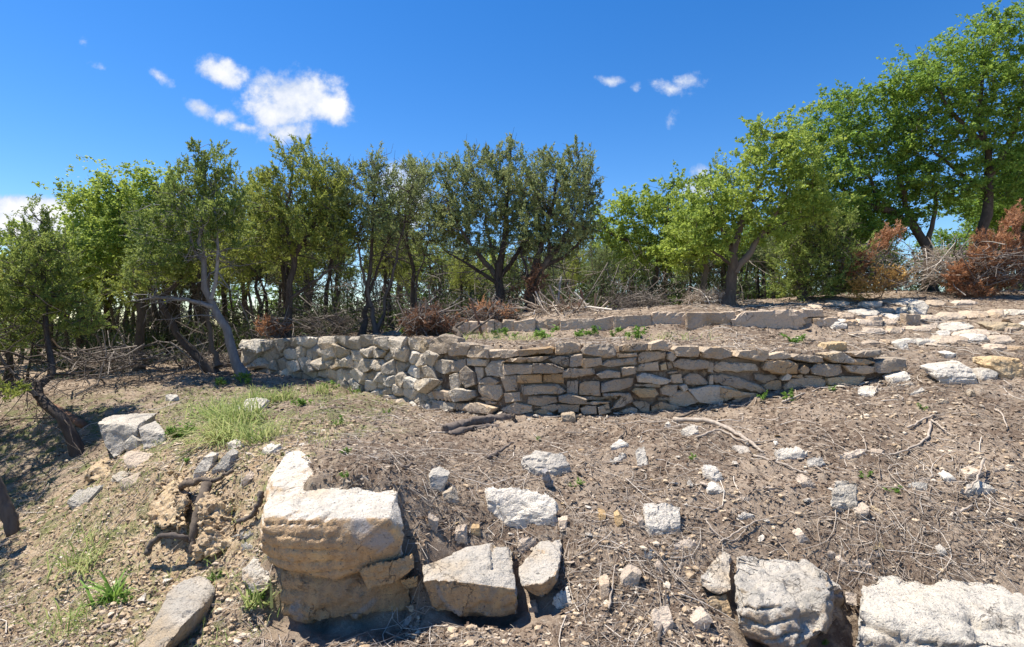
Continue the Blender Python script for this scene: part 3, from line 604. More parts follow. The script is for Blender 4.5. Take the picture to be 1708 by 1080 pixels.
boulder('boulder', 'huge white lichen-spotted boulder in the bottom right corner', pp((1434,972,4.2),(1460,956,4.45),(1590,954,4.48),(1720,985,4.25),(1860,1030,4.0),(1424,1062,3.86),(1430,1012,3.95),(1560,1062,3.68),(1720,1082,3.58),(1432,1140,3.78),(1700,1145,3.62),(1880,1140,3.6),(1440,1040,4.8),(1860,1060,4.7)), M['lime_grey'], 26, 6, 0.07, 3.4, 18, 12, front_stain(0.6, 1.0, 0.4), 0.93)
boulder('rock', 'small stone stuck in the cleft between the two bottom boulders', pp((1410,987,4.2),(1431,990,4.2),(1428,1012,4.15),(1412,1008,4.16),(1412,990,4.35),(1430,1000,4.35)), M['lime_pink'], 27, 3, 0.01, 9)
boulder('boulder', 'long sloping pale slab boulder alone on the lower left bank', pp((226,1085,3.78),(280,988,4.25),(322,956,4.5),(350,963,4.48),(360,980,4.35),(345,1004,4.15),(312,1036,3.92),(266,1090,3.7),(240,1120,3.85),(290,1090,4.0),(345,1045,4.25),(356,1000,4.6),(290,1010,4.6)), M['lime_pale'], 31, 5, 0.02, 4.5, 22, 5, None, 0.95)
boulder('rock', 'tan stone propped under the sloping pale slab', pp((320,1042,4.2),(350,990,4.5),(366,1000,4.5),(362,1022,4.35),(345,1036,4.25),(330,1030,4.6),(362,1010,4.7)), M['lime_tan'], 32, 4, 0.012, 7)
boulder('boulder', 'upright pale boulder left of the huge flat-topped block', pp((402,950,4.55),(430,915,4.8),(446,920,4.75),(453,965,4.5),(450,988,4.42),(415,992,4.45),(404,970,4.5),(410,960,4.95),(450,960,4.95)), M['lime_pale'], 33, 4, 0.022, 6, 20, 6, front_stain(0.4, 0.8, 0.7), fit=True)
boulder('boulder', 'broad grey boulder with flat top on the far left of the slope', pp((160,704,7.5),(180,692,7.9),(265,687,8.1),(228,710,7.45),(230,740,7.4),(210,742,7.4),(190,767,7.35),(172,745,7.4),(170,720,8.3),(255,720,8.3),(200,760,8.2)), M['lime_pale'], 34, 5, 0.03, 4, 22, 4, fit=True)
boulder('boulder', 'split half of the far left boulder with curved broken face', pp((228,712,7.35),(260,700,7.6),(280,727,7.3),(270,748,7.25),(236,752,7.25),(240,715,7.9),(275,735,7.9)), M['lime_pale'], 35, 4, 0.022, 5, 20, 4, fit=True)
boulder('rock', 'rounded pinkish buff rock below the split far left boulder', pp((201,760,6.8),(215,752,6.95),(265,757,6.9),(268,770,6.8),(250,785,6.7),(215,786,6.7),(205,772,6.72),(215,765,7.2),(262,768,7.2)), M['lime_pink'], 36, 4, 0.014, 6, 18, 4, fit=True)

# stones lying on the ground: traced outline, thickness, how they lie
ROCKN = [0]
def lying(poly, mat, label, thick=0.09, up=0.0, group=None, sub=3, amp=None, name='rock', rise=0.7):
    """outline traced on the ground; up=0 lies flat on the slope, up=1 stands upright"""
    ROCKN[0] += 1; k = ROCKN[0]
    poly = np.array(poly, float); cu, cv = poly.mean(0); vb = poly[:, 1].max()
    Db = ground_hit(cu, vb)
    top = []
    for u, v in poly:
        if up >= 1: D = Db + 0.02
        else:
            Dg = ground_hit(u, min(v+thick*rise*F/Db*0.5, vb)); D = Db*up + Dg*(1-up)
        top.append(P(u, v, D))
    top = np.array(top); c = top.mean(0)
    back = np.array([0, 1.0, 0.0])
    ext = np.ptp(top[:, 0])
    if up >= 0.6:
        dep = max(0.6*ext, thick)
        pts = np.vstack([c+(top-c)*0.88-back*0.02, top+back*dep*0.25, c+(top-c)*0.85+back*dep*0.9+[0, 0, 0.02], top[top[:, 2] < c[2]]-[0, 0, 0.08]])
    else:
        lowr = top.copy(); lowr[:, 2] -= thick*1.1
        pts = np.vstack([c+(top-c)*0.93+[0, 0, 0.012], top-[0, 0, thick*0.25], c+(lowr-c)*[0.9, 0.9, 1]])
    sz = np.linalg.norm(top-c, axis=1).mean()
    V, f = rock_geo(pts, sub, 50, amp if amp is not None else min(0.03, 0.085*sz+0.003), 8.0, 700+k, 6, 0.9)
    o = rock_obj(name, V, f, mat, smooth=False); tag(o, label, 'rock', group); return o
A = lambda poly: Z(400, 740, 1708/600.0, poly)
B = lambda poly: Z(1000, 680, 1708/708.0, poly)
C_ = lambda poly: Z(0, 540, 2.0, poly)
E = lambda poly: Z(1400, 480, 5.4, poly)
pl, gy, pk, tn = M['lime_pale'], M['lime_grey'], M['lime_pink'], M['lime_tan']
HERO = [
 (A([(1155,165),(1340,190),(1510,250),(1520,360),(1370,400),(1270,380),(1210,300),(1170,260)]), pl, 'large pale tilted slab above the pointed boulder', .2, .35, 4),
 (A([(1330,60),(1400,30),(1540,40),(1580,90),(1500,130),(1440,150),(1350,110)]), pl, 'white chunky rock with shaded underside above the tilted slab', .16, .5, 4),
 (A([(895,140),(940,125),(1000,150),(960,220),(905,225)]), gy, 'grey angular upright stone behind the huge block', .12, .6, 3),
 (A([(960,240),(1010,210),(1040,270),(990,285)]), pl, 'small white stone just below the grey upright one', .08, .7, 3),
 (A([(890,340),(945,370),(940,430),(900,420)]), pk, 'slim pinkish upright stone in the hollow beside the huge block', .06, 1, 3),
 (A([(1015,410),(1080,400),(1085,460),(1020,475)]), pk, 'square pinkish stone above the long slanting boulder', .08, .8, 3),
 (A([(1090,400),(1140,395),(1145,425),(1100,430)]), tn, 'small tan cobble next to the square pinkish stone', .06, .7, 2),
 (A([(1310,450),(1400,438),(1420,460),(1330,535),(1315,500)]), pk, 'flat buff stone squeezed behind the pointed boulder', .08, .2, 3),
 (A([(1480,740),(1560,675),(1582,760),(1500,792)]), pl, 'flat pale stone below the pointed boulder', .06, .3, 3),
 (A([(1365,770),(1410,765),(1420,790),(1380,800)]), pk, 'little pink stone at the foot of the pointed boulder', .06, .8, 2),
 (A([(1508,360),(1560,355),(1555,400),(1520,405)]), pk, 'little pale cobble touching the right edge of the tilted slab', .06, .7, 2),
 (A([(755,880),(800,820),(862,840),(850,880)]), gy, 'flat grey stone in the shade at the foot of the huge block', .05, .0, 2),
 (B([(170,385),(250,375),(330,380),(335,480),(240,530),(180,490)]), pl, 'cracked white slab lying flat in the middle of the slope', .1, .3, 4),
 (B([(925,360),(950,280),(1045,290),(1040,400),(990,425),(930,390)]), gy, 'tall pale grey stone standing upright among the twigs', .12, .55, 4),
 (B([(1028,425),(1080,390),(1092,420),(1040,452)]), pk, 'pink cobble leaning on the tall upright stone', .08, .6, 3),
 (B([(1088,388),(1145,422),(1138,434),(1095,408)]), tn, 'thin tan splinter of stone right of the pink cobble', .04, .3, 2),
 (B([(800,302),(840,275),(875,310),(812,320)]), pk, 'pink-white rock left of the tall upright stone', .08, .6, 3),
 (B([(430,330),(470,308),(505,330),(480,343)]), pl, 'pale rock beside the reddish dead twigs', .08, .6, 3),
 (B([(410,230),(440,230),(490,250),(500,275),(460,297),(420,260)]), pl, 'irregular white rock beneath the long fallen branch', .1, .5, 3),
 (B([(700,172),(780,155),(840,180),(830,212),(720,202)]), pl, 'bright white rock behind the end of the long fallen branch', .1, .4, 3),
 (B([(830,202),(900,200),(912,225),(890,242),(840,242)]), pl, 'smaller white rock in front of the bright white one', .09, .5, 3),
 (B([(948,197),(1050,165),(1082,180),(1000,212)]), pk, 'long low pink-white stone up the slope from the tall upright stone', .07, .2, 3),
 (B([(1085,165),(1150,172),(1135,192),(1090,182)]), pk, 'short pink-white stone at the end of the long low one', .06, .2, 2),
 (B([(322,92),(380,68),(402,98),(370,116)]), pl, 'white stone in the open below the middle of the wall', .07, .4, 3),
 (B([(33,165),(80,125),(122,145),(75,167)]), pl, 'low white stone with a pointed back above the tilted slab', .07, .5, 3),
 (B([(38,212),(100,185),(122,190),(60,232)]), gy, 'low grey stone just below the pointed white one', .06, .4, 3),
 (B([(140,165),(180,158),(202,235),(150,238)]), pl, 'white stone standing on end near the tilted slab', .08, .55, 3),
 (B([(505,345),(560,350),(645,372),(580,378)]), pk, 'thin pink flake right of the pale rock by the reddish twigs', .05, .1, 2),
 (B([(625,332),(690,310),(722,322),(650,342)]), pk, 'pinkish flake between the branch and the thin pink flake', .05, .1, 2),
 (B([(548,442),(590,425),(632,440),(570,452)]), pl, 'flat pale flake near the reddish dead twigs', .05, .2, 2),
 (B([(783,512),(820,500),(848,530),(800,542)]), pk, 'salmon cobble alone below the tall upright stone', .08, .6, 3),
 (B([(903,592),(930,575),(962,595),(930,614)]), pk, 'buff cobble above the top of the rough grey-white boulder', .07, .5, 3),
 (B([(950,612),(975,602),(992,620),(968,632)]), pk, 'smaller buff cobble right of the one above the boulder', .05, .6, 2),
 (B([(1008,612),(1080,608),(1098,640),(1050,648)]), pk, 'flat pink-white stone over the cleft between the bottom boulders', .06, .3, 3),
 (B([(1100,562),(1130,545),(1157,570),(1120,580)]), tn, 'small tan stone above the white corner boulder', .05, .5, 2),
 (B([(1078,592),(1130,578),(1152,595),(1100,602)]), pk, 'thin pink flake in front of the small tan stone', .04, .2, 2),
 (B([(1228,312),(1280,295),(1332,303),(1332,337),(1290,337)]), gy, 'grey slab chip with a squared end on the right slope', .09, .25, 3),
 (B([(1278,287),(1320,277),(1342,290),(1290,299)]), pk, 'flat buff flake behind the squared grey chip', .04, .3, 2),
 (B([(1433,332),(1520,288),(1612,325),(1560,357),(1480,352)]), gy, 'broad grey-green rock with a twig leaning across it', .13, .25, 4),
 (B([(1378,282),(1400,260),(1437,285),(1400,294)]), gy, 'small grey rock left of the broad grey-green one', .07, .6, 3),
 (B([(1473,268),(1520,250),(1552,262),(1500,287)]), pk, 'brownish rock right behind the broad grey-green one', .07, .6, 3),
 (B([(83,692),(130,650),(172,670),(150,712),(100,717)]), pk, 'pink-white angular stone between the two groups of boulders', .1, .6, 3),
 (B([(168,592),(200,570),(227,580),(205,617)]), pl, 'small pale stone above the pink-white angular one', .06, .5, 2),
 (B([(0,712),(40,690),(42,750),(2,772)]), pk, 'salmon stone right of the flat pale stone under the pointed boulder', .1, .7, 3),
 (B([(218,642),(240,625),(262,645),(235,662)]), pk, 'little pink stone near the angular pink-white one', .05, .6, 2),
 (B([(368,862),(430,825),(457,850),(430,892),(380,892)]), pk, 'pinkish cobble below the brown wedged stone at the bottom', .1, .7, 3),
 (B([(205,812),(280,790),(302,860),(260,922),(212,882)]), pk, 'buff slab leaning on the bank under the twig tangle', .08, .4, 3),
 (B([(288,562),(360,520),(402,540),(350,582)]), pk, 'flat buff stone under the pale twig tangle', .06, .2, 3),
 (B([(58,432),(80,425),(102,460),(70,477)]), tn, 'brown cobble left of the cracked white slab', .07, .7, 2),
 (B([(-5,420),(30,428),(22,457),(-3,452)]), tn, 'dark tan cobble further left of the cracked white slab', .07, .7, 2),
 (B([(1358,572),(1385,558),(1393,578),(1365,587)]), pl, 'tiny bright white stone above the white corner boulder', .04, .6, 2),
 (B([(1568,242),(1610,230),(1642,245),(1590,262)]), pk, 'low buff rock uphill of the broad grey-green rock', .06, .4, 2),
 (B([(530,150),(600,160),(615,190),(560,190)]), pl, 'white stone half hidden under the long fallen branch', .07, .3, 3),
 (B([(150,455),(175,445),(188,475),(160,480)]), pk, 'little pink cobble touching the cracked white slab', .06, .7, 2),
 (C_([(415,392),(440,370),(472,392),(470,420),(420,420)]), gy, 'squared grey stone between the two far left boulders', .14, .9, 3),
 (C_([(398,522),(440,508),(467,535),(430,552),(405,552)]), pk, 'small rounded rock on the bank below the pinkish rock', .12, .7, 3),
 (C_([(368,512),(410,490),(437,500),(392,532)]), gy, 'flat grey rock left of the small rounded rock', .1, .4, 3),
 (C_([(222,592),(262,553),(352,528),(300,592),(260,608)]), gy, 'thin tilted grey slab sticking out of the left bank', .1, .5, 3),
 (C_([(640,502),(680,440),(722,433),(700,492)]), gy, 'white-topped stone resting on the old root', .12, .8, 3),
 (C_([(700,492),(760,425),(782,440),(770,482)]), gy, 'grey stone right of the white-topped one on the old root', .12, .8, 3),
 (C_([(755,402),(790,388),(817,400),(780,422)]), gy, 'small grey stone among grass above the old root', .1, .5, 3),
 (C_([(765,285),(830,248),(905,248),(865,294)]), gy, 'grey lichened ledge among the tall grass', .15, .4, 3),
 (C_([(548,242),(580,230),(602,240),(570,260)]), pl, 'pale rock on the bare ground above the far left boulders', .12, .5, 3),
 (C_([(805,522),(825,500),(842,515),(815,537)]), pk, 'small pink block on the bank left of the huge block', .08, .6, 2),
 (C_([(868,422),(900,400),(942,405),(890,442)]), gy, 'low grey stone behind the left end of the huge block', .09, .4, 3),
 (C_([(798,702),(830,690),(848,700),(815,722)]), pl, 'white cobble above the upright pale boulder', .07, .5, 2),
 (C_([(803,737),(835,730),(848,750),(820,757)]), pl, 'second white cobble above the upright pale boulder, lower one', .07, .5, 2),
 (C_([(616,1018),(640,1012),(646,1034),(622,1040)]), gy, 'blue-grey pebble in the shade of the sloping slab', .06, .6, 2),
 (E([(1000,410),(1180,360),(1240,400),(1190,455),(1020,432)]), pk, 'pinkish flat flagstone on the upper right slope', .1, .2, 3),
 (E([(580,230),(745,240),(720,342),(600,332)]), M['lime_slab'], 'buff slab standing on edge right of the upper wall', .1, 1, 3),
 (E([(420,230),(580,240),(550,302),(450,282)]), pl, 'pale slab lying against the slab on edge', .08, .6, 3),
 (E([(1310,320),(1460,300),(1680,332),(1690,395),(1400,377)]), tn, 'layered yellowish ledge at the right edge of the photo', .22, .7, 4),
 (E([(870,392),(1000,388),(1000,432),(880,437)]), pl, 'cream stone touching the left of the pinkish flagstone', .1, .5, 3),
 (E([(730,342),(900,310),(885,372),(740,362)]), pk, 'brown-pink stone below the slab on edge', .1, .5, 3),
 (E([(900,332),(960,290),(1180,332),(1000,382)]), M['lime_slab'], 'brown layered stone uphill of the pinkish flagstone', .12, .5, 3),
 (E([(270,260),(400,250),(392,342),(280,342)]), M['lime_slab'], 'square buff stone at the right end of the upper wall', .12, .9, 3),
 (E([(0,302),(180,290),(182,342),(20,347)]), M['lime_slab'], 'low buff stone continuing the upper wall to the right', .12, .8, 3),
 (E([(145,382),(290,368),(300,390),(250,404)]), pk, 'flat pink stone below the low buff stone', .07, .2, 2),
 (E([(650,140),(760,110),(832,180),(780,262),(660,212)]), pl, 'rough pale rock uphill of the slab on edge', .2, .8, 3),
 (E([(1330,640),(1440,625),(1680,640),(1690,822),(1480,792),(1330,702)]), tn, 'squared yellowish block cut by the right edge of the photo', .25, .8, 4),
 (E([(805,720),(880,670),(1100,660),(1230,720),(1275,810),(1250,872),(1000,862),(880,792)]), pl, 'big rounded cream boulder right of the end of the long wall', .3, .6, 4),
 (E([(1265,752),(1350,730),(1442,770),(1430,802),(1330,832),(1270,812)]), pl, 'small cream rock right beside the big rounded cream boulder', .14, .6, 3),
 (E([(150,952),(170,885),(350,892),(322,982)]), pl, 'bright white flat slab just below the end of the long wall', .06, .3, 3),
 (E([(440,812),(600,750),(662,800),(600,852),(450,852)]), gy, 'grey-buff rock fallen from the end of the long wall', .12, .6, 3),
 (E([(400,882),(600,850),(702,870),(600,892)]), pl, 'long pale flake below the fallen grey-buff rock', .06, .2, 2),
 (E([(878,1042),(920,1010),(992,1020),(962,1047)]), pl, 'oval white stone on the bare slope below the cream boulder', .08, .5, 3),
 (E([(610,962),(750,900),(782,930),(650,972)]), gy, 'grey flat rock right of the bright white slab', .07, .3, 3),
 (E([(490,500),(580,470),(652,560),(560,562)]), gy, 'grey rough rock uphill of the wall end', .12, .6, 3),
 (E([(920,590),(1000,570),(1060,600),(980,640)]), gy, 'dark grey rock uphill of the big cream boulder', .12, .6, 3),
 (E([(1170,930),(1200,920),(1225,975),(1165,970)]), pl, 'small white upright chip below the big cream boulder', .06, .8, 2),
 (E([(350,400),(590,350),(600,375),(400,420)]), pk, 'long thin pink flagstone right of the flat pink stone', .06, .2, 3),
 (Z(660,540,SC,[(1470,810),(1600,795),(1612,850),(1480,867)]), pl, 'pale block lying loose at the foot of the long wall', .12, .8, 3),
 (Z(1200,540,SC,[(905,250),(940,178),(1100,165),(1148,158),(1152,212),(1090,247)]), tn, 'loose orange-tan slab perched on top of the long wall', .1, 1, 3),
 (Z(940,540,SC,[(1040,955),(1110,910),(1210,915),(1160,965)]), pl, 'chalk white flat stone lying below the wall near the branch', .06, .3, 3),
 (Z(940,540,SC,[(890,900),(930,870),(965,905),(920,930)]), pl, 'small chalky stone left of the flat chalk white one', .06, .5, 2),
]
for poly, mat, label, th, up, sub in HERO: lying(poly, mat, label, th, up, None, sub)
# the perched slab sits on the wall, not on the ground behind
rgl = np.random.default_rng(91)
for (u0, v0, u1, v1, hgt) in [(1385,542,1500,534,9),(1440,556,1590,548,8),(1400,528,1530,518,8),(1540,532,1708,520,10),(1610,556,1715,548,9),(1560,572,1700,566,8),(1440,574,1545,568,6),(1350,512,1480,504,6),(1500,508,1640,502,7),(1640,584,1715,580,8)]:
    u = u0
    while u < u1:
        w = rgl.uniform(22, 52); v = v0+(v1-v0)*(u-u0)/(u1-u0)+rgl.uniform(-3, 3); h = hgt*rgl.uniform(0.7, 1.5)
        lying([(u, v), (u+w*0.2, v-h*rgl.uniform(0.7, 1)), (u+w*rgl.uniform(0.6, 0.95), v-h*rgl.uniform(0.7, 1.1)), (u+w, v-h*0.3), (u+w*0.85, v+2), (u+w*0.3, v+3)], [M['lime_slab'], pk, M['lime_slab'], pl][rgl.integers(0, 4)], 'broken flat limestone slab in the ledges stepping up the right slope', .1, .6, 'ledge slabs of the right slope', 3, None, 'flagstone')
        u += w*rgl.uniform(0.8, 1.5)
# crumbly marl faces on the left bank
boulder('marl_outcrop', 'crumbly yellow marl face under the old root', pp((316,930,4.85),(322,850,4.98),(345,822,5.2),(384,826,5.15),(396,880,4.9),(388,910,4.8),(350,932,4.75),(330,900,5.6),(390,880,5.6)), M['marl'], 51, 6, 0.085, 13.0, 8, 10)
boulder('marl_outcrop', 'pale crumbly marl bank left of the old root', pp((236,868,5.25),(258,800,5.75),(285,772,6.0),(306,776,5.8),(316,840,5.15),(304,890,4.95),(262,885,5.05),(290,800,6.4),(310,850,5.9)), M['marl'], 52, 6, 0.085, 13.0, 8, 10)
boulder('marl_outcrop', 'small yellow earth face above the dark gully', pp((150,800,6.9),(158,775,7.2),(180,770,7.2),(190,790,6.9),(175,805,6.8),(170,790,7.5)), M['marl'], 53, 5, 0.07, 9.0, 8, 8)

# ------------------------------------------------------------------ trees
def leaf_tris(rng, C, n, sig, L, Wd, mode, squash=(1, 1, 1), centre=None):
    """n leaves in plumes or on twigs round every clump centre C; returns verts, tris"""
    K = len(C); m = 7; per = max(1, n//m); ctr = C.mean(0) if centre is None else centre
    out = nrm(C-ctr)
    if mode == 'juniper': dr = nrm(np.repeat(out, m, 0)*0.45+rng.normal(size=(K*m, 3))*0.55+[0, 0, 0.75]); ln = 2.3; wd0 = 0.42
    else: dr = nrm(np.repeat(out, m, 0)*0.5+rng.normal(size=(K*m, 3))*[0.8, 0.8, 0.45]+[0, 0, 0.22]); ln = 2.2; wd0 = 0.48
    st = np.repeat(C, m, 0)-np.repeat(sig, m)[:, None]*dr*0.7+rng.normal(size=(K*m, 3))*np.repeat(sig, m)[:, None]*0.55*np.asarray(squash)
    le = np.repeat(sig, m)*ln*rng.uniform(0.55, 1.2, K*m)
    N = K*m*per; t = rng.uniform(0, 1, N)**0.85; d2 = np.repeat(dr, per, 0)
    wdt = np.repeat(np.repeat(sig, m), per)*wd0*(1-0.72*t**1.5)
    pos = np.repeat(st, per, 0)+d2*(np.repeat(le, per)*t)[:, None]+nrm(rng.normal(size=(N, 3)))*(wdt*rng.uniform(0.2, 1, N)**0.6)[:, None]
    if mode == 'juniper': ax = nrm(d2*0.9+rng.normal(size=(N, 3))*0.5)
    else: ax = nrm(rng.normal(size=(N, 3))*[1, 1, 0.6]+d2*0.5+[0, 0, -0.15])
    side = nrm(np.cross(ax, rng.normal(size=(N, 3))))
    ln_ = (L*rng.uniform(0.6, 1.35, N))[:, None]; wd = (Wd*rng.uniform(0.6, 1.3, N))[:, None]
    V = np.stack([pos-side*wd*0.5, pos+side*wd*0.5, pos+ax*ln_], 1).reshape(-1, 3); f = np.arange(3*N).reshape(-1, 3)
    return V, f
NTREE = [0]
def build_tree(name, label, D, trunks, blobs, bark, leaf, mode, dens=15.0, nleaf=110, L=0.085, Wd=0.034, sig=0.15, bare=0.25, group=None, seed=None, dead=None, dshift=0.0):
    NTREE[0] += 1; rng = np.random.default_rng(seed or 1000+NTREE[0])
    if seed is None: nleaf = int(nleaf*2.2); L *= 0.70; Wd *= 0.86; dens *= 1.3; sig *= 0.95
    base = P(trunks[0][0][0][0], trunks[0][0][0][1], D); base = np.array([base[0], base[1], gz(base[0], base[1])-0.05])
    root = empty(name, base); tag(root, label, 'tree', group)
    tg = Geo(); nodes = []; nrad = []
    for (pl_, r0, r1) in trunks:
        pts = [P(q[0], q[1], D+(q[2] if len(q) > 2 else 0)) for q in pl_]
        if trunks[0][0] is pl_: pts[0] = base.copy()
        S = spline(pts, 14); ln = np.linalg.norm(S[-1]-S[0])
        S[1:-1] += rng.normal(size=(12, 3))*0.012*ln*0.6
        t = np.linspace(0, 1, 14); R = (r0*(1-t)+r1*t)*(1+rng.normal(size=14)*0.05); 
        if S[0][2] < base[2]+0.3: R[0] *= 1.5; R[1] *= 1.12
        V, f = multi_tubes(S[None], R[None], 8); tg.add(V, f)
        nodes += list(S[2:]); nrad += list(R[2:])
    C = np.zeros((0, 3)); dm = sig*1.75
    for bl in blobs:
        u, v, ru, rv = bl[:4]; dd = (bl[4] if len(bl) > 4 else 0)+dshift
        c = P(u, v, D+dd); rx, rz = ru/F*D, rv/F*D; ry = 0.9*math.sqrt(rx*rz)+0.12
        n = max(3, int(dens*rx*rz*5.0))
        for q in range(n*3):
            dr = nrm(rng.normal(size=3))*(rng.uniform(0, 1)**0.36)*rng.uniform(0.85, 1.15); p_ = c+dr*[rx, ry, rz]
            if len(C) and np.min(((C-p_)**2).sum(1)) < dm*dm: continue
            C = np.vstack([C, p_])
    nodes = np.array(nodes); nrad = np.array(nrad)
    order = np.argsort([np.min(np.linalg.norm(nodes-c, axis=1)) for c in C])
    BP = []; BR = []
    for ci in order:
        c = C[ci]; d = nodes-c; dist = np.linalg.norm(d, axis=1)+np.maximum(d[:, 2]+0.05, 0)*0.9
        j = int(np.argmin(dist)); p0 = nodes[j]; ln = np.linalg.norm(c-p0)
        if ln < 0.03: continue
        mid = (p0+c)/2 + np.array([0, 0, -0.10*ln])+rng.normal(size=3)*0.09*ln
        t = np.linspace(0, 1, 6)[:, None]; S = (1-t)**2*p0+2*t*(1-t)*mid+t*t*c; S[1:-1] += rng.normal(size=(4, 3))*0.025*ln
        r0 = min(nrad[j]*0.75, 0.010+0.022*ln); R = np.linspace(r0, 0.005, 6)
        BP.append(S); BR.append(R); nodes = np.vstack([nodes, S[2:]]); nrad = np.append(nrad, np.maximum(R[2:], 0.007))
    if BP:
        V, f = multi_tubes(np.array(BP), np.array(BR), 5); tg.add(V, f)
    # fine bare twigs
    nb = int(len(C)*bare*8)
    if nb:
        k = rng.integers(0, len(nodes), nb); a = nodes[k]; dirs = nrm(rng.normal(size=(nb, 3))*[1, 1, 0.7]+[0, 0, 0.15]); ln = rng.uniform(0.15, 0.5, nb)[:, None]
        e = a+dirs*ln; m = (a+e)/2+rng.normal(size=(nb, 3))*0.05
        V, f = multi_tubes(np.stack([a, m, e], 1), np.tile([0.006, 0.0045, 0.002], (nb, 1)), 3); tg.add(V, f)
    if mode == 'juniper' and len(C) > 30:
        tn_ = np.array([q for q in nodes[:12*len(trunks)] if q[2] < C[:, 2].min()+0.6*(C[:, 2].max()-C[:, 2].min())]); nb = 46
        if len(tn_):
            a = tn_[rng.integers(0, len(tn_), nb)]; dirs = nrm(rng.normal(size=(nb, 3))*[1, 1, 0.45]); ln = rng.uniform(0.3, 1.1, nb)[:, None]; tt = np.linspace(0, 1, 5)[None, :, None]
            S = a[:, None, :]+dirs[:, None, :]*ln[:, None, :]*tt+rng.normal(size=(nb, 5, 3))*0.04*tt; S[:, :, 2] -= (0.12*ln*tt[0, :, 0][None, :]**2)
            V, f = multi_tubes(S, np.linspace(0.011, 0.003, 5)[None, :]*rng.uniform(0.6, 1.3, nb)[:, None], 4); tg.add(V, f)
            a2 = S[:, rng.integers(1, 5, 3)].reshape(-1, 3); e2 = a2+nrm(rng.normal(size=a2.shape))*rng.uniform(0.1, 0.4, len(a2))[:, None]; V, f = multi_tubes(np.stack([a2, (a2+e2)/2+rng.normal(size=a2.shape)*0.03, e2], 1), np.tile([0.005, 0.0035, 0.002], (len(a2), 1)), 3); tg.add(V, f)
    obj('trunk', tg.mesh('trunk', bark, smooth=True, origin=base), (0, 0, 0), root)
    lg = Geo(); sg = sig*rng.uniform(0.7, 1.45, len(C))
    if mode == 'juniper': V, f = leaf_tris(rng, C, nleaf, sg, L, Wd, mode, (1, 1, 1.15))
    else: V, f = leaf_tris(rng, C, nleaf, sg*1.1, L, Wd, mode, (1.2, 1.2, 0.7))
    lg.add(V, f)
    obj('crown', lg.mesh('crown', leaf, smooth=False, origin=base), (0, 0, 0), root)
    if dead is not None:
        dg = Geo(); Cd = np.array([P(*q) for q in dead[1]]); V, f = leaf_tris(rng, Cd, 130, np.full(len(Cd), 0.14), 0.09, 0.03, 'juniper'); dg.add(V, f)
        o = obj('dead_foliage', dg.mesh('dead_foliage', dead[0], origin=base), (0, 0, 0), root); o['label'] = 'reddish brown dead foliage'
    return root
BD, BO, BG = M['bark_dark'], M['bark_oak'], M['bark_grey']
J = dict(mode='juniper'); O = dict(mode='oak', nleaf=125, L=0.085, Wd=0.07, sig=0.19, bare=0.15, dens=14.0)
build_tree('juniper_tree', 'dark juniper with crooked leaning trunk at the left edge', 8.0, [([(132,712),(100,690),(60,662,.1),(86,612,.4),(78,560,.7),(72,450,.9),(70,370,.9)], .075, .02), ([(60,662),(40,640),(10,610),(-20,560)], .035, .01)],
 [(70,360,18,26),(68,410,52,34),(66,455,70,34),(40,510,60,34),(115,505,50,26),(20,560,40,26),(140,545,34,18)], BD, M['juniper'], dens=22, nleaf=130, L=0.07, Wd=0.024, sig=0.12, bare=0.5, dshift=0.9, **J)
build_tree('oak_tree', 'yellow-green oak in fresh leaf rising behind the left brush', 12.6, [([(232,600),(236,520),(228,440),(205,360),(195,310)], .10, .03), ([(228,440),(255,370),(262,310)], .05, .02)],
 [(185,335,55,34),(150,365,34,34),(250,318,38,40),(215,390,70,34),(165,425,70,34),(265,400,55,44),(110,430,46,30)], BO, M['oak_light'], **O)
build_tree('juniper_tree', 'tall juniper with bare leaning blue-grey trunk at the wall\'s left end', 10.6, [([(408,606),(378,560),(352,500),(342,440),(338,360),(342,262)], .095, .02), ([(352,500),(364,430),(358,350),(350,300)], .04, .012), ([(356,512),(325,503),(285,498),(250,498)], .045, .025), ([(342,440),(322,415),(312,370),(300,330)], .045, .012)],
 [(343,268,24,20),(338,300,46,30),(300,335,44,30),(375,345,38,34),(330,372,70,34),(262,378,36,26),(245,438,28,24),(290,430,36,26),(385,390,26,26)], BG, M['juniper'], dens=15, nleaf=130, bare=0.6, **J)
build_tree('juniper_tree', 'dark twin-stemmed juniper crossing behind the blue-grey trunk', 11.0, [([(360,614),(310,578),(285,535),(268,500),(300,470),(310,440)], .085, .03), ([(364,612),(352,570),(346,520),(350,450)], .06, .02)],
 [(205,490,50,22),(240,470,40,22),(300,440,40,30)], BD, M['juniper_olive'], dens=11, nleaf=90, bare=0.9, **J)
build_tree('juniper_tree', 'broad olive juniper left of centre with forked dark trunk', 12.0, [([(476,566),(482,510),(490,435),(520,380),(540,330)], .10, .03), ([(490,435),(478,370),(488,280)], .05, .015), ([(482,500),(530,465),(565,440)], .04, .012)],
 [(490,262,30,22),(532,276,24,20),(500,308,60,34),(455,345,44,36),(540,340,50,40),(490,385,70,36),(430,410,38,36),(560,395,34,30)], BD, M['juniper_olive'], dens=13, nleaf=120, bare=0.7, **J)
build_tree('juniper_tree', 'thin grey-green juniper with a bundle of slim dark trunks', 12.2, [([(602,560),(612,500),(620,410),(626,300)], .07, .015), ([(628,558),(616,500),(606,460),(596,400)], .06, .015), ([(628,552),(650,480),(668,400),(690,300)], .04, .012), ([(612,500),(640,420),(670,370)], .03, .01)],
 [(622,278,26,18),(590,292,34,20),(625,315,60,30),(585,350,46,34),(655,340,46,28),(692,300,24,26),(620,380,60,26)], BD, M['juniper_blue'], dens=11, nleaf=95, bare=1.1, **J)
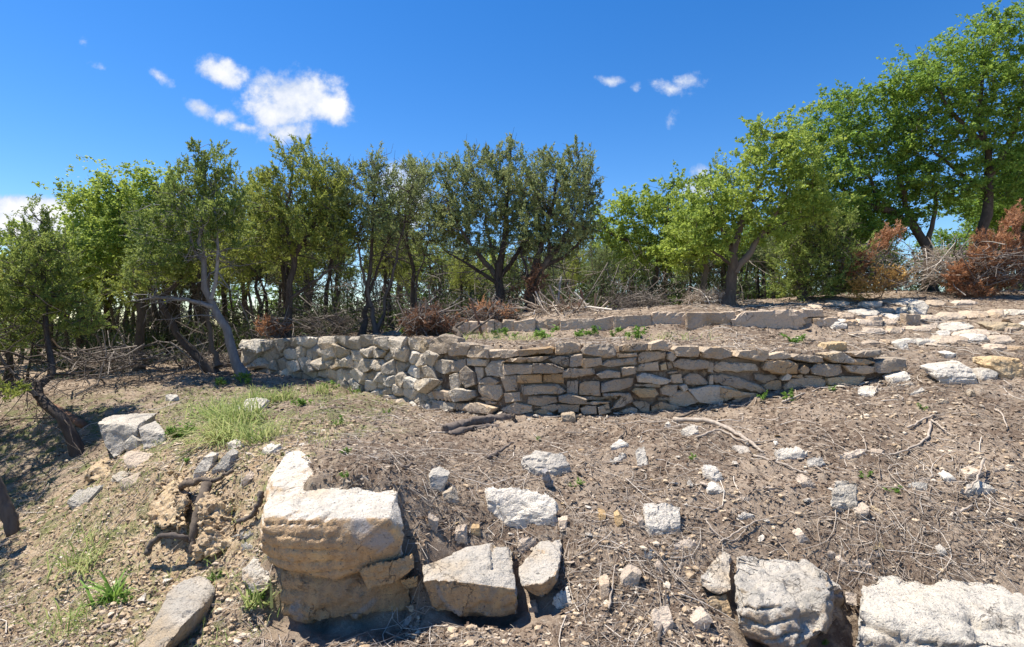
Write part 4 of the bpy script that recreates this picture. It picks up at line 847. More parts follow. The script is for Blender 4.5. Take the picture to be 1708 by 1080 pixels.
build_tree('juniper_tree', 'slim juniper left of the two big round ones', 13.6, [([(684,540),(690,470),(680,400),(690,320)], .06, .015), ([(700,540),(694,480),(716,400)], .04, .012)],
 [(700,285,26,18),(690,330,36,24),(730,355,38,24),(690,395,46,24),(745,395,34,20)], BD, M['juniper_blue'], dens=12, nleaf=100, bare=0.8, **J)
build_tree('juniper_tree', 'big round grey-green juniper with fanned limbs, left of the pair', 13.0, [([(832,512),(833,470),(838,420),(848,330),(852,262)], .13, .02), ([(833,466),(800,425),(770,385),(745,330)], .07, .015), ([(834,462),(815,400),(800,320)], .06, .015), ([(834,464),(870,410),(885,340)], .06, .015), ([(832,474),(780,440),(745,420)], .05, .012)],
 [(852,256,20,18),(800,275,38,22),(752,288,24,16),(840,300,50,30),(785,325,50,32),(850,350,56,34),(790,375,56,30),(745,365,34,26),(870,395,40,26),(810,415,40,20)], BD, M['juniper_blue'], dens=13, nleaf=125, bare=0.9, **J)
build_tree('juniper_tree', 'big round grey-green juniper with reddish base, right of the pair', 12.4, [([(888,522),(889,470),(902,410),(922,340),(935,275)], .11, .02), ([(893,460),(940,400),(970,340)], .07, .015), ([(889,470),(915,420),(905,320)], .06, .015), ([(880,520),(882,470),(870,420)], .06, .02), ([(893,455),(950,420),(985,380)], .05, .012)],
 [(930,268,42,20),(965,285,24,26),(900,300,40,26),(950,325,50,34),(905,350,46,34),(960,375,40,34),(985,345,16,20),(915,400,46,24)], BD, M['juniper_blue'], dens=14, nleaf=130, bare=0.9, dead=(M['rust_dull'], [(885,470,12.2),(892,480,12.2),(878,490,12.2),(888,460,12.3),(900,470,12.2)]), **J)
build_tree('oak_tree', 'light green oak with a looping bare limb right of the big junipers', 15.0, [([(1076,515),(1092,470),(1097,430),(1090,412),(1050,402),(1010,385),(995,350)], .08, .02), ([(1097,440),(1112,390),(1115,330)], .05, .012), ([(1060,404),(1055,370),(1045,345)], .03, .01)],
 [(1040,350,40,22),(1005,375,20,18),(1114,316,20,22),(1095,350,46,26),(1060,385,56,26),(1125,375,40,34),(1090,425,50,20)], BO, M['oak_light'], **{**O, 'dens': 11})
build_tree('oak_tree', 'yellow-green oak with forked brown trunk in front of the right woods', 11.6, [([(1214,518),(1222,470),(1226,420),(1240,360),(1262,315),(1285,270)], .13, .025), ([(1226,455),(1262,405),(1300,350),(1318,300)], .08, .015), ([(1225,430),(1205,385),(1185,345)], .05, .015), ([(1224,445),(1190,420),(1165,400)], .04, .012), ([(1280,390),(1310,372),(1340,362)], .035, .01)],
 [(1290,240,46,26),(1265,280,44,28),(1320,280,46,34),(1200,330,50,26),(1165,360,40,28),(1230,355,46,24),(1300,335,50,26),(1345,330,40,34),(1190,395,46,22),(1285,385,44,18)], BO, M['oak_light'], **{**O, 'dens': 14})
build_tree('oak_tree', 'small oak with slanting trunk just left of the forked one', 13.0, [([(1166,500),(1178,455),(1170,415),(1160,380)], .08, .02), ([(1178,455),(1200,435)], .03, .01)],
 [(1150,390,36,26),(1175,420,34,22),(1130,425,30,20)], BO, M['oak_light'], **O)
build_tree('juniper_tree', 'dark juniper top poking out behind the yellow-green oak', 15.5, [([(1205,505),(1208,400),(1206,300)], .09, .02)],
 [(1208,292,24,16),(1180,308,22,16),(1215,330,40,24),(1190,360,50,24)], BD, M['juniper'], dens=11, nleaf=120, **J)
build_tree('juniper_tree', 'dense dark green juniper hanging to the ground on the right', 12.8, [([(1338,505),(1342,420),(1345,330)], .10, .02), ([(1342,450),(1390,400),(1400,350)], .05, .015)],
 [(1345,345,40,30),(1330,395,40,34),(1375,390,44,36),(1335,445,46,30),(1390,440,50,34),(1350,478,60,18),(1420,470,30,20)], BD, M['juniper'], dens=15, nleaf=120, bare=0.6, **J)
build_tree('oak_tree', 'spreading green oak with arching limbs in the right woods', 14.8, [([(1552,470),(1545,420),(1520,375),(1470,350),(1420,330),(1390,290)], .14, .03), ([(1520,375),(1500,300),(1470,230)], .08, .02), ([(1545,420),(1560,340),(1550,280)], .07, .02), ([(1470,350),(1440,270),(1420,215)], .05, .015)],
 [(1410,190,46,30),(1440,165,34,20),(1370,230,44,32),(1430,235,60,36),(1395,290,60,36),(1480,255,46,40),(1470,310,60,34),(1530,300,50,30),(1420,345,50,20),(1340,240,30,32),(1500,200,40,34),(1455,380,46,22),(1510,355,46,22),(1385,350,40,26),(1520,150,30,24)], BO, M['oak'], **{**O, 'dens': 12, 'nleaf': 95})
build_tree('oak_tree', 'tallest green oak filling the upper right corner', 14.2, [([(1640,470),(1642,400),(1648,330),(1652,280),(1630,200),(1640,90)], .15, .03), ([(1650,300),(1690,220),(1710,120)], .09, .02), ([(1640,240),(1590,190),(1560,140)], .07, .02), ([(1648,320),(1590,280),(1545,240)], .06, .02)],
 [(1680,40,50,28),(1625,75,44,28),(1700,95,50,40),(1575,110,46,30),(1640,135,66,36),(1535,150,40,24),(1590,175,50,34),(1690,180,60,44),(1530,205,40,26),(1610,230,60,34),(1570,262,46,24),(1690,260,50,40),(1640,285,44,24),(1760,150,50,60),(1545,235,44,30),(1600,310,50,22),(1690,320,46,30),(1500,140,26,24)], BO, M['oak'], **{**O, 'dens': 12, 'nleaf': 95})
build_tree('oak_tree', 'green oak behind the brush pile at the right edge', 16.5, [([(1700,470),(1702,400),(1690,330),(1700,260)], .12, .03), ([(1700,400),(1740,340),(1760,280)], .07, .02)],
 [(1690,320,50,34),(1740,280,50,50),(1660,350,44,24),(1740,360,50,34),(1600,340,40,20)], BO, M['oak'], **O)
build_tree('juniper_tree', 'low bright yellow-green juniper sprig at the left margin', 7.4, [([(-30,700),(-15,670),(5,652)], .03, .01)], [(6,652,22,14),(-15,640,20,14)], BD, M['juniper_olive'], dens=40, nleaf=110, L=0.06, Wd=0.022, sig=0.09, **J)
build_tree('juniper_tree', 'slender dark juniper with straight trunk behind the olive one', 14.0, [([(540,560),(545,490),(552,420),(548,340)], .07, .02)], [(550,330,34,26),(530,380,40,26),(565,400,34,24)], BD, M['juniper'], dens=10, nleaf=100, bare=0.9, **J)
build_tree('juniper_tree', 'olive juniper filling the gap between leaning trunk and olive pair', 14.0, [([(430,585),(432,500),(420,400)], .07, .02)], [(420,320,34,26),(400,370,34,34),(435,370,34,34),(410,430,40,34)], BD, M['juniper_olive'], dens=11, nleaf=100, bare=0.7, **J)

# woods behind: a few kinds, repeated
def proto(kind, seed, low=False):
    rng = np.random.default_rng(seed); h = 200; u0, v0 = 854, 540; tr = []
    for q in range(1 if low else 5):
        a0 = rng.uniform(-22, 22) if q else 0; b0 = a0+rng.uniform(-22, 22)
        tr.append(([(u0+a0, v0), (u0+a0*0.7+b0*0.3+rng.uniform(-5, 5), v0-h*0.35), (u0+b0, v0-h*0.62), (u0+b0+rng.uniform(-10, 10), v0-h*rng.uniform(0.8, 0.98))], rng.uniform(0.035, 0.075) if q else 0.085, .012))
    bl = []; lo = 0.12 if low else 0.60
    for k in range(9):
        t = k/8.0; w = h*0.22*(1.0-0.5*t); bl.append((u0+rng.uniform(-1, 1)*h*0.26*(1-0.4*t), v0-h*(lo+(0.97-lo)*t), w, h*0.10))
    return tr, bl
protos = []
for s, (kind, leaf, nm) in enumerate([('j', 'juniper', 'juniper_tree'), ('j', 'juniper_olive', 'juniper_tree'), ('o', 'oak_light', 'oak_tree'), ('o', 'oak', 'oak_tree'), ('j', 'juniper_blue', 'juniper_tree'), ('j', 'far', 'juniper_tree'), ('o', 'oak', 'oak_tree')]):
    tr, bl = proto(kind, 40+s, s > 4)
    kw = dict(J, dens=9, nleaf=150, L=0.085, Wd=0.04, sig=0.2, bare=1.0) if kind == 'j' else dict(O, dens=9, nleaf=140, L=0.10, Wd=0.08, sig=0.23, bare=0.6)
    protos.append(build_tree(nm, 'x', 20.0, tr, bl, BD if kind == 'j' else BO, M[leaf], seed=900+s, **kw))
rng = np.random.default_rng(77)
KINDS = ['dark juniper in the woods behind', 'olive juniper in the woods behind', 'pale green oak in the woods behind', 'green oak in the woods behind', 'grey-green juniper in the woods behind']
spots = []
# (u, D, top v, kind)
for u, D, tv, k in [(15,13,410,2),(60,16,385,2),(110,18,400,2),(135,14,430,2),(160,20,380,2),(210,17,400,2),(255,21,385,2),(300,16,420,4),(330,22,385,2),(380,18,400,1),(410,24,380,2),(460,18,410,4),(505,22,400,1),(560,17,420,0),(640,18,415,1),(665,25,400,2),(720,20,430,1),(750,26,415,4),(790,18,450,1),(820,24,430,2),(870,21,440,1),(900,28,430,4),(940,20,430,0),(975,24,410,1),(1010,19,430,0),(1040,26,410,3),(1075,22,420,1),(1110,18,420,3),(1140,24,390,0),(1175,18,420,1),(1235,17,400,3),(1260,22,395,1),(1290,17,410,0),(1320,20,380,3),(1370,18,360,1),(1410,17,380,0),(1440,22,400,3),(1480,19,420,0),(1590,20,410,3),(1640,22,400,0),(1690,20,380,3),(-40,12,430,1),(-90,15,390,0),(-150,12,430,1),(-220,14,410,0),(-300,12.5,430,4),(-180,18,410,1),(-380,16,400,0),(-260,20,400,2),(85,14,410,2),(180,15,400,2),(235,16,400,2),(280,19,400,0),(350,15,410,1),(480,16,400,1),(655,14.5,430,1),(770,15.5,450,1),(850,17,450,0),(910,16.5,450,4),(960,17,440,1),(1000,16,440,4),(1055,17,440,0),(1150,16,430,1),(1215,15,420,0),(1270,15,420,4),(1345,15.5,390,0),(1395,15,380,3),(1430,16,350,3),(1660,18,330,3),(985,18,465,6),(1020,20,460,5),(1060,19,465,6),(1095,18,460,5),(1130,20,455,6),(1165,18,455,6),(1205,19,450,5),(1250,18,450,6),(1290,19,445,6),(1330,18,450,5),(1400,18,440,6),(760,20,475,5),(800,21,475,6),(850,20,480,5),(905,21,478,6),(945,20,475,5)]:
    spots.append((u, D, tv, k))
used = set(); cnt = {}; tot = {}
WHERE = lambda u: 'at the far left' if u < 170 else 'behind the leaning blue-grey trunk' if u < 440 else 'behind the olive and thin junipers' if u < 720 else 'behind the big round junipers' if u < 1000 else 'behind the light green oak' if u < 1200 else 'behind the forked oak' if u < 1440 else 'behind the right brush pile'
KN = ['dark juniper', 'olive juniper', 'pale green oak', 'green oak', 'grey-green juniper', 'low dark juniper bush', 'low bushy green oak']; ORD = ['leftmost', 'second', 'third', 'fourth', 'fifth', 'sixth', 'seventh', 'eighth', 'ninth', 'tenth', 'eleventh', 'twelfth', 'thirteenth']
spots.sort()
for u, D, tv, k in spots: tot[(k, WHERE(u))] = tot.get((k, WHERE(u)), 0)+1
def place_wood(u, D, tv, k, lab, grp):
    x = (u-854)/F*D; z = gz(x, D); hgt = (CZ+(540-tv)/F*D)-z; sc = hgt/4.25; s3 = (sc*rng.uniform(0.9, 1.15),)*2+(sc,)
    if k not in used:
        used.add(k); r = protos[k]; r.location = (x, D, z-0.05); r.rotation_euler = (0, 0, rng.uniform(0, 6.28)); r.scale = s3
    else: r = copy_tree(protos[k], (x, D, z-0.05), rng.uniform(0, 6.28), s3)
    r['label'] = lab; r['group'] = grp
for u, D, tv, k in spots:
    key = (k, WHERE(u)); i = cnt.get(key, 0); cnt[key] = i+1
    lab = (KN[k]+' in the woods '+WHERE(u)) if tot[key] == 1 else (ORD[i]+' '+KN[k]+('' if i == 0 else ' from the left')+' in the woods '+WHERE(u))
    place_wood(u, D, tv-(-10 if u < 125 else 45 if u < 720 else 20 if u < 1000 else 25), k, lab, 'trees of the background woods')
for i, (x_, y_, k_) in enumerate([(-9.1, 7.9, 1), (-8.3, 6.9, 0), (-9.9, 8.9, 1), (-7.6, 5.9, 0)]):
    r = copy_tree(protos[k_], (x_, y_, gz(x_, y_)-0.05), i*1.3, 0.95); r['label'] = 'juniper of the left woods whose shade falls into the gully'; r['group'] = 'junipers beyond the left edge'
for i in range(34):
    u = -80+i*1800/33+rng.uniform(-15, 15); D = rng.uniform(27, 38); tv = rng.uniform(425, 465) if u < 1420 else 488
    place_wood(u, D, tv, int(rng.integers(5, 7)), 'distant tree deep in the woods seen through gaps between trunks', 'distant trees deep in the woods')

# ------------------------------------------------------------------ brush, undergrowth
def sticks(rng, n, center, rad, lmin, lmax, r0, flat=0.5, k=4):
    a = center+nrm(rng.normal(size=(n, 3)))*(rng.uniform(0, 1, n)**0.5)[:, None]*np.asarray(rad); a[:, 2] = np.maximum(a[:, 2], center[2]-rad[2]*0.6)
    d = nrm(rng.normal(size=(n, 3))*[1, 1, flat]); ln = rng.uniform(lmin, lmax, n)[:, None]
    t = np.linspace(-0.5, 0.5, k)[None, :, None]; S = a[:, None, :]+d[:, None, :]*ln[:, None, :]*t
    bend = nrm(rng.normal(size=(n, 3)))*ln*0.14
    S = S + bend[:, None, :]*(1-(2*t)**2) + rng.normal(size=S.shape)*0.012
    R = (r0*rng.uniform(0.35, 1.3, n))[:, None]*np.linspace(1.0, 0.35, k)[None, :]
    return S, R
def brush_pile(label, u, v, ru, rv, D, n, leaf=None, nclump=0, mat='brush', lmin=0.3, lmax=1.1, r0=0.014, nleaf=120, clumps=None, sig=0.11):
    rng = np.random.default_rng(int(u*7+v)); c = P(u, v, D); rad = np.array([ru/F*D, 0.7*ru/F*D*0.7+0.15, rv/F*D])
    base = np.array([c[0], c[1], gz(c[0], c[1])]); root = empty('brush_pile', base); tag(root, label, 'brush pile')
    S, R = sticks(rng, n, c, rad, lmin, lmax, r0, 0.75); g_ = ground_z(S[:, :, 0].ravel(), S[:, :, 1].ravel()).reshape(S.shape[:2]); S[:, :, 2] = np.maximum(S[:, :, 2], g_+0.005)
    g = Geo(); V, f = multi_tubes(S, R, 4); g.add(V, f)
    S2, R2_ = sticks(rng, n*4, c, rad*1.05, 0.12, 0.4, 0.005, 0.7, 3); V, f = multi_tubes(S2, R2_, 3); g.add(V, f)
    obj('branches', g.mesh('branches', M[mat], smooth=True, origin=base), (0, 0, 0), root)
    if leaf:
        if clumps is not None: C = np.array([P(a, b, D-0.1) for a, b in clumps]); C = np.concatenate([C+rng.normal(size=C.shape)*0.09 for _ in range(3)])
        else: C = c+nrm(rng.normal(size=(nclump, 3)))*(rng.uniform(0, 1, nclump)**0.4)[:, None]*rad*0.95
        C[:, 2] = np.maximum(C[:, 2], ground_z(C[:, 0], C[:, 1])+0.05)
        g = Geo(); V, f = leaf_tris(rng, C, nleaf, np.full(len(C), sig), 0.075, 0.022, 'juniper', (1.2, 1.2, 0.8)); g.add(V, f)
        obj('dead_foliage', g.mesh('dead_foliage', M[leaf], origin=base), (0, 0, 0), root)
    return root
brush_pile('small pile of orange dead juniper behind the left end of the wall', 456, 548, 22, 20, 11.6, 40, 'rust', 10)
brush_pile('rounded pile of rust-brown dead juniper behind the middle of the wall', 716, 538, 46, 22, 10.8, 110, 'rust_dull', 30)
brush_pile('rust dead branches heaped on the left end of the slab wall', 822, 524, 46, 14, 11.2, 110, 'rust', 20, nleaf=80)
brush_pile('bleached grey sticks heaped along the top of the slab wall', 945, 524, 60, 9, 11.4, 130, 'rust_dull', 5, 'stick', 0.4, 1.4, 0.018, 60)
brush_pile('large rust-brown heap of cut juniper at the right edge', 1650, 445, 74, 44, 12.5, 170, 'rust', 0, clumps=[(1610,470),(1630,450),(1600,450),(1650,430),(1680,420),(1700,400),(1660,470),(1620,480),(1640,410),(1690,440),(1700,360),(1710,470),(1590,470),(1625,430),(1670,395),(1690,385),(1600,480),(1645,485),(1680,470),(1655,450),(1705,420)], nleaf=240, sig=0.13)
brush_pile('dead branch with rust-orange foliage left of the grey brush', 1450, 440, 42, 34, 12.7, 60, 'rust', 0, clumps=[(1470,405),(1485,398),(1455,415),(1440,425),(1420,440),(1425,455),(1445,450),(1495,392),(1415,452)], nleaf=100)
brush_pile('golden yellow dead branch lying on the slope below the grey brush', 1475, 470, 52, 14, 12.4, 40, 'gold', 0, clumps=[(1445,475),(1460,468),(1480,462),(1495,458),(1505,466),(1435,482),(1475,470),(1490,470)], nleaf=130)
brush_pile('tangle of bare grey branches between the two dead junipers', 1562, 448, 56, 36, 12.9, 120, None, 0, 'stick', 0.4, 1.5, 0.010)
brush_pile('tangle of bare dark brush under the left junipers', 180, 600, 90, 20, 10.5, 60, None, 0, 'brush', 0.5, 1.8, 0.016)
brush_pile('tangle of dry brush at the foot of the leaning trunk', 330, 598, 80, 14, 11.4, 60, None, 0, 'brush', 0.4, 1.6, 0.014)
brush_pile('bare twiggy brush behind the left part of the wall', 560, 540, 90, 20, 13.0, 110, None, 0, 'brush', 0.4, 1.4, 0.011)
brush_pile('bare grey brush at the foot of the forked oak', 1185, 500, 44, 14, 12.0, 120, 'rust_dull', 4, 'stick', 0.3, 0.9, 0.010, 60)
brush_pile('dry brush around the light green oak trunk', 1065, 505, 56, 16, 13.6, 120, None, 0, 'brush', 0.3, 1.2, 0.012)

# undergrowth: leafy low growth along the wood's edge, one mass
rng = np.random.default_rng(5)
ug = Geo(); n = 900; uu2 = rng.uniform(-120, 1720, n); D2 = rng.uniform(12.5, 24, n); xx = (uu2-854)/F*D2; keep = (xx < -2.5) | (D2 > 13.5); xx, D2 = xx[keep], D2[keep]
C = np.stack([xx, D2, ground_z(xx, D2)+rng.uniform(0.1, 0.9, len(xx))**1.3], 1)
V, f = leaf_tris(rng, C, 55, np.full(len(C), 0.24), 0.12, 0.045, 'juniper', (1.2, 1.2, 0.9)); ug.add(V, f)
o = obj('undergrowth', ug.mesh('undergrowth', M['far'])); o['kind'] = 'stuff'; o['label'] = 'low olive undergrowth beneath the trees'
S, R = sticks(rng, 2200, np.array([0, 17.5, 0]), np.array([17, 5.0, 1.0]), 0.5, 2.0, 0.012, 0.9)
S[:, :, 2] += (ground_z(S[:, :, 0].mean(1), S[:, :, 1].mean(1))+0.7)[:, None]
ug = Geo(); V, f = multi_tubes(S, R, 3); ug.add(V, f); o = obj('undergrowth', ug.mesh('dry_undergrowth', M['brush'])); o['kind'] = 'stuff'; o['label'] = 'bare dry brushwood between the trunks'

# ------------------------------------------------------------------ fallen branches, log, roots, stumps
def branch(name, label, px, r0, r1, mat, cat='branch', lift=0.03, sides=6, Ds=None, group=None, rough=0.0):
    pts = []
    for i, (u, v) in enumerate(px):
        if Ds is not None: pts.append(P(u, v, Ds[i]))
        else:
            D = ground_hit(u, v); q = P(u, v, D); q[2] += lift; pts.append(q)
    n = max(8, len(px)*5); S = spline(pts, n); rg = np.random.default_rng(int(sum(a+b for a, b in px))); S[1:-1] += rg.normal(size=(n-2, 3))*min(r0*0.35, 0.006)
    R = np.linspace(r0, r1, n)*(1+rg.normal(size=n)*0.07); base = S[0].copy(); e0, e1 = nrm(S[0]-S[1]), nrm(S[-1]-S[-2])
    S = np.vstack([S[:1]+e0*r0*0.15, S, S[-1:]+e1*r1*0.15]); R = np.concatenate([[0.0005], R, [0.0005]])
    g = Geo(); V, f = multi_tubes(S[None], R[None], sides)
    if rough: V = V+(np.stack([fbm(V*[9, 30, 30]+q*7, 3, 8+q) for q in (0, 1, 2)], 1)-0.5)*rough*0.35
    g.add(V, f); g.add(np.vstack([S[0], S[-1]]), np.array([[0, -1-k, -1-(k+1) % sides] for k in range(0)]).reshape(0, 3))
    me = g.mesh(name, mat, smooth=True, origin=base); o = obj(name, me, base); tag(o, label, cat, group); return o
st = M['stick']
branch('branch', 'long bleached branch lying across the slope below the wall', B([(300,58),(450,68),(560,122),(660,192)]), .035, .014, st)
branch('branch', 'curved thin branch beneath the long bleached one', B([(390,130),(480,102),(570,142),(640,150),(720,142)]), .014, .006, st)
branch('branch', 'straight stick continuing downhill from the long bleached branch', B([(620,205),(740,240),(800,268),(840,280)]), .014, .006, st)
branch('branch', 'forked pale stick high on the right slope', B([(1240,92),(1330,47),(1390,40)]), .013, .005, st)
branch('branch', 'crooked pale branch above the tall upright stone', B([(1330,70),(1320,130),(1240,182),(1165,202)]), .016, .006, st)
branch('branch', 'short hooked stick near the right edge of the slope', B([(1590,18),(1615,30),(1640,92)]), .012, .006, st)
branch('branch', 'twig leaning over the broad grey-green rock', B([(1545,255),(1520,330),(1470,392)]), .012, .006, st, lift=0.1)
branch('branch', 'pale stick pointing right below the forked stick', B([(1335,60),(1410,118),(1440,125)]), .010, .005, st)
branch('branch', 'grey stick lying left of the broad grey-green rock', B([(1412,452),(1500,408)]), .012, .008, st)
branch('branch', 'long thin stick across the right slope', B([(1480,465),(1600,462),(1708,452)]), .008, .005, M['bark_dark'])
branch('branch', 'arched pale twig over the twig tangle', B([(490,562),(560,520),(640,478),(760,452)]), .009, .004, st, lift=0.05)
branch('branch', 'second arched twig over the twig tangle', B([(430,480),(470,530),(540,560),(600,500)]), .007, .004, st, lift=0.05)
branch('branch', 'dark twig standing at the bottom between the boulder groups', B([(238,962),(255,860),(268,755)]), .012, .006, M['bark_dark'], lift=0.04)
branch('branch', 'upright pale twig at the bottom between the boulder groups', B([(38,832),(50,740),(62,655)]), .009, .004, st, lift=0.04)
branch('branch', 'bent twig left of the chalk white flat stone', B([(80,135),(105,100),(60,70)]), .009, .005, M['bark_dark'])
branch('branch', 'grey stick at the foot of the long wall', Z(1200,540,SC,[(560,720),(640,690),(900,590)]), .016, .008, st)
branch('branch', 'brown root-like stick near the middle of the wall foot', Z(940,540,SC,[(1000,860),(1200,800),(1330,715),(1500,720)]), .018, .008, M['bark_oak'])
branch('log', 'dark rotten log lying below the middle of the wall', [(745,724),(775,713),(810,706),(852,700)], .075, .045, M['rot'], 'log', .04, 10, rough=0.3)
branch('log', 'second rotten log piece split off in front of the first', [(752,727),(790,718),(832,712)], .04, .03, M['rot'], 'log', .02, 8, rough=0.3)
branch('branch', 'short dark stick left of the white chunky rock', A([(1180,80),(1300,10)]), .022, .01, M['rot'])
branch('branch', 'grey stick on the dirt behind the huge block', A([(770,128),(835,112)]), .014, .008, M['rot'])
branch('stump', 'small cut stump standing in front of the white chunky rock', A([(1470,200),(1455,165),(1448,130)]), .04, .03, M['bark_grey'], 'stump', .0, 8, Ds=[5.3, 5.27, 5.25])
branch('stump', 'broken stick stump at the right end of the rotten log', [(861,707),(857,700),(856,692)], .028, .022, M['bark_oak'], 'stump', .0, 8, Ds=[7.2, 7.2, 7.2])
branch('root', 'thick horizontal root under the two grey stones', C_([(600,548),(625,532),(650,530),(680,520),(720,522),(780,490)]), .034, .016, M['bark_oak'], 'root', 0, 8, Ds=[5.48, 5.43, 5.4, 5.36, 5.36, 5.4])
branch('root', 'root hanging down the marl face', C_([(690,535),(665,620),(645,700),(640,770)]), .05, .03, M['bark_oak'], 'root', 0, 8, Ds=[5.3, 5.1, 4.98, 4.9])
branch('root', 'dark arched root at the foot of the marl face', C_([(490,768),(510,730),(550,708),(605,712),(635,725)]), .028, .022, M['bark_dark'], 'root', 0, 8, Ds=[4.95, 4.95, 4.93, 4.92, 4.95])
branch('root', 'curved root just left of the huge block', C_([(872,560),(862,600),(835,645),(785,662)]), .028, .016, M['bark_dark'], 'root', 0, 8, Ds=[4.85, 4.8, 4.8, 4.85])
branch('stump', 'dark leaning tree trunk at the left margin below the gully', [(24,890),(8,845),(-22,780)], .07, .06, M['bark_dark'], 'stump', 0, 10, Ds=[6.0, 6.0, 6.0])  # lower length of a tree trunk that leans out of frame
branch('branch', 'reddish broken stick standing on the terrace', [(804,560),(795,528),(783,498)], .028, .016, M['bark_red'], 'branch', 0, 7, Ds=[10.0, 10.0, 10.0])
branch('branch', 'brown stick crossing the reddish standing one', [(778,560),(802,543),(825,526)], .03, .012, M['bark_oak'], 'branch', 0, 7, Ds=[9.9, 9.95, 10.2])
branch('stump', 'tangled uprooted stump on the terrace behind the wall', [(770,572),(765,556),(758,548),(772,538)], .05, .02, M['bark_oak'], 'stump', 0, 7, Ds=[9.0, 9.1, 9.2, 9.3])
branch('branch', 'pale slim pole standing behind the slab wall', [(930,531),(932,491),(936,462)], .026, .018, M['bark_grey'], 'branch', 0, 7, Ds=[11.8, 11.8, 11.8])
branch('stump', 'twisted reddish stump behind the slab wall', [(967,528),(966,508),(971,496),(969,484)], .05, .025, M['bark_red'], 'stump', 0, 7, Ds=[11.6, 11.6, 11.6, 11.6])
branch('log', 'dark fallen log in the gully below the leaning juniper', [(70,672),(140,712)], .07, .06, M['bark_red'], 'log', .02, 8)
branch('branch', 'thin plank-like stick on the upper right slope', E([(385,140),(520,165),(650,190)]), .025, .018, st)

# ------------------------------------------------------------------ plants
def herb(label, u, v, size_px, n=40, leaf='herb', D=None, tall=1.0):
    D = D or ground_hit(u, v); b = P(u, v, D); b[2] = gz(b[0], b[1]); rg = np.random.default_rng(int(u*13+v*7)); s = size_px/F*D
    root = empty('weed', b); tag(root, label, 'plant')
    ns = max(4, n//8); a = nrm(rg.normal(size=(ns, 3))*[0.7, 0.7, 0.2]+[0, 0, 0.75*tall]); ln = s*rg.uniform(0.5, 1.1, ns)[:, None]
    st0 = rg.normal(size=(ns, 3))*[s*0.2, s*0.2, 0]; end = st0+a*ln; mid = (st0+end)/2+rg.normal(size=(ns, 3))*s*0.06
    g = Geo(); V, f = multi_tubes(np.stack([st0, mid, end], 1), np.tile([0.004, 0.003, 0.0015], (ns, 1)), 3); g.add(V, f); obj('stem', g.mesh('stem', M[leaf]), (0, 0, 0), root)
    k = rg.integers(0, ns, n*3); t = rg.uniform(0.25, 1.05, n*3)[:, None]; C = st0[k]*(1-t)+end[k]*t
    V, f = leaf_tris(rg, C[:max(4, len(C)//5)], 7, np.full(max(4, len(C)//5), s*0.09), s*0.26, s*0.12, 'oak'); g = Geo(); g.add(V, f); obj('leaves', g.mesh('leaves', M[leaf]), (0, 0, 0), root)
for a in [('yellow-green rosette in the open dirt below the wall', 567, 709, 16), ('small weed above the huge block', 577, 758, 14), ('sprig of weed on the dirt above the huge block', 580, 798, 14), ('tiny weed left of the sprig above the huge block', 517, 765, 8),
 ('bright green weed clump on the terrace, tallest', 905, 566, 26, 60), ('bright green weed on the terrace right of the tallest', 968, 563, 20, 50), ('bright green weed behind the middle of the wall', 990, 560, 18, 40), ('leafy weed on the terrace left of the centre slab', 1063, 565, 26, 50), ('small weed at the foot of the slab wall', 1025, 562, 12),
 ('low wide green weed behind the right part of the wall', 1330, 572, 20, 60), ('pale green weed at the foot of the wall beside the low stone', 1318, 668, 18, 50), ('thin weed at the foot of the wall left of the pale green one', 1273, 668, 14), ('low weed at the foot of the wall right of the pale green one', 1384, 652, 14),
 ('leafy weed on the terrace next to the rust branches', 838, 560, 18, 50), ('wispy weed at the left of the terrace', 860, 562, 14), ('thin sapling behind the wall left of the uprooted stump', 683, 560, 22, 30), ('small weed behind the wall near the uprooted stump', 752, 562, 12),
 ('tiny weed between branch and white rocks', 1155, 767, 12), ('grassy weed in front of the short pink-white stone', 1440, 800, 16), ('small weed right of the tall upright stone', 1492, 822, 16), ('weed beside the white chunky rock', 968, 808, 14), ('small weed left of the cleft stump', 955, 812, 8),
 ('large fresh green weed beside the far left boulder', 300, 730, 26, 90), ('weed at the left end of the wall foot', 405, 640, 20, 50), ('weed in the grass left of the wall', 372, 642, 18, 40), ('weed under the left part of the wall', 552, 648, 16, 40), ('second weed under the left part of the wall', 590, 655, 12), ('weed in the grass below the left of the wall', 500, 678, 20, 50),
 ('weed at the foot of the upright pale boulder', 432, 1000, 20, 40), ('small weed above the sloping pale slab', 357, 968, 16, 40), ('weed on the lower left bank', 205, 1005, 20, 40), ('second weed on the lower left bank', 165, 1010, 20, 40), ('tiny weed below the rotten log', 900, 735, 10), ('tiny weed on the dirt below the wall', 645, 690, 10),
 ('shrubby weed in front of the left wall end', 445, 600, 22, 60), ('small weed on the right slope below the cream boulder', 1540, 685, 12), ('weed behind the wall at the rust pile', 790, 580, 8), ('weed on the upper bank by the horizontal root', 312, 770, 14), ('small weed above the pale crumbly marl bank', 395, 760, 12), ('tiny weed at the foot of the long slanting boulder', 860, 1005, 8), ('weed at the foot of the rough grey-white boulder', 1372, 1078, 10)]:
    herb(a[0], a[1], a[2], a[3], a[4] if len(a) > 4 else 30)
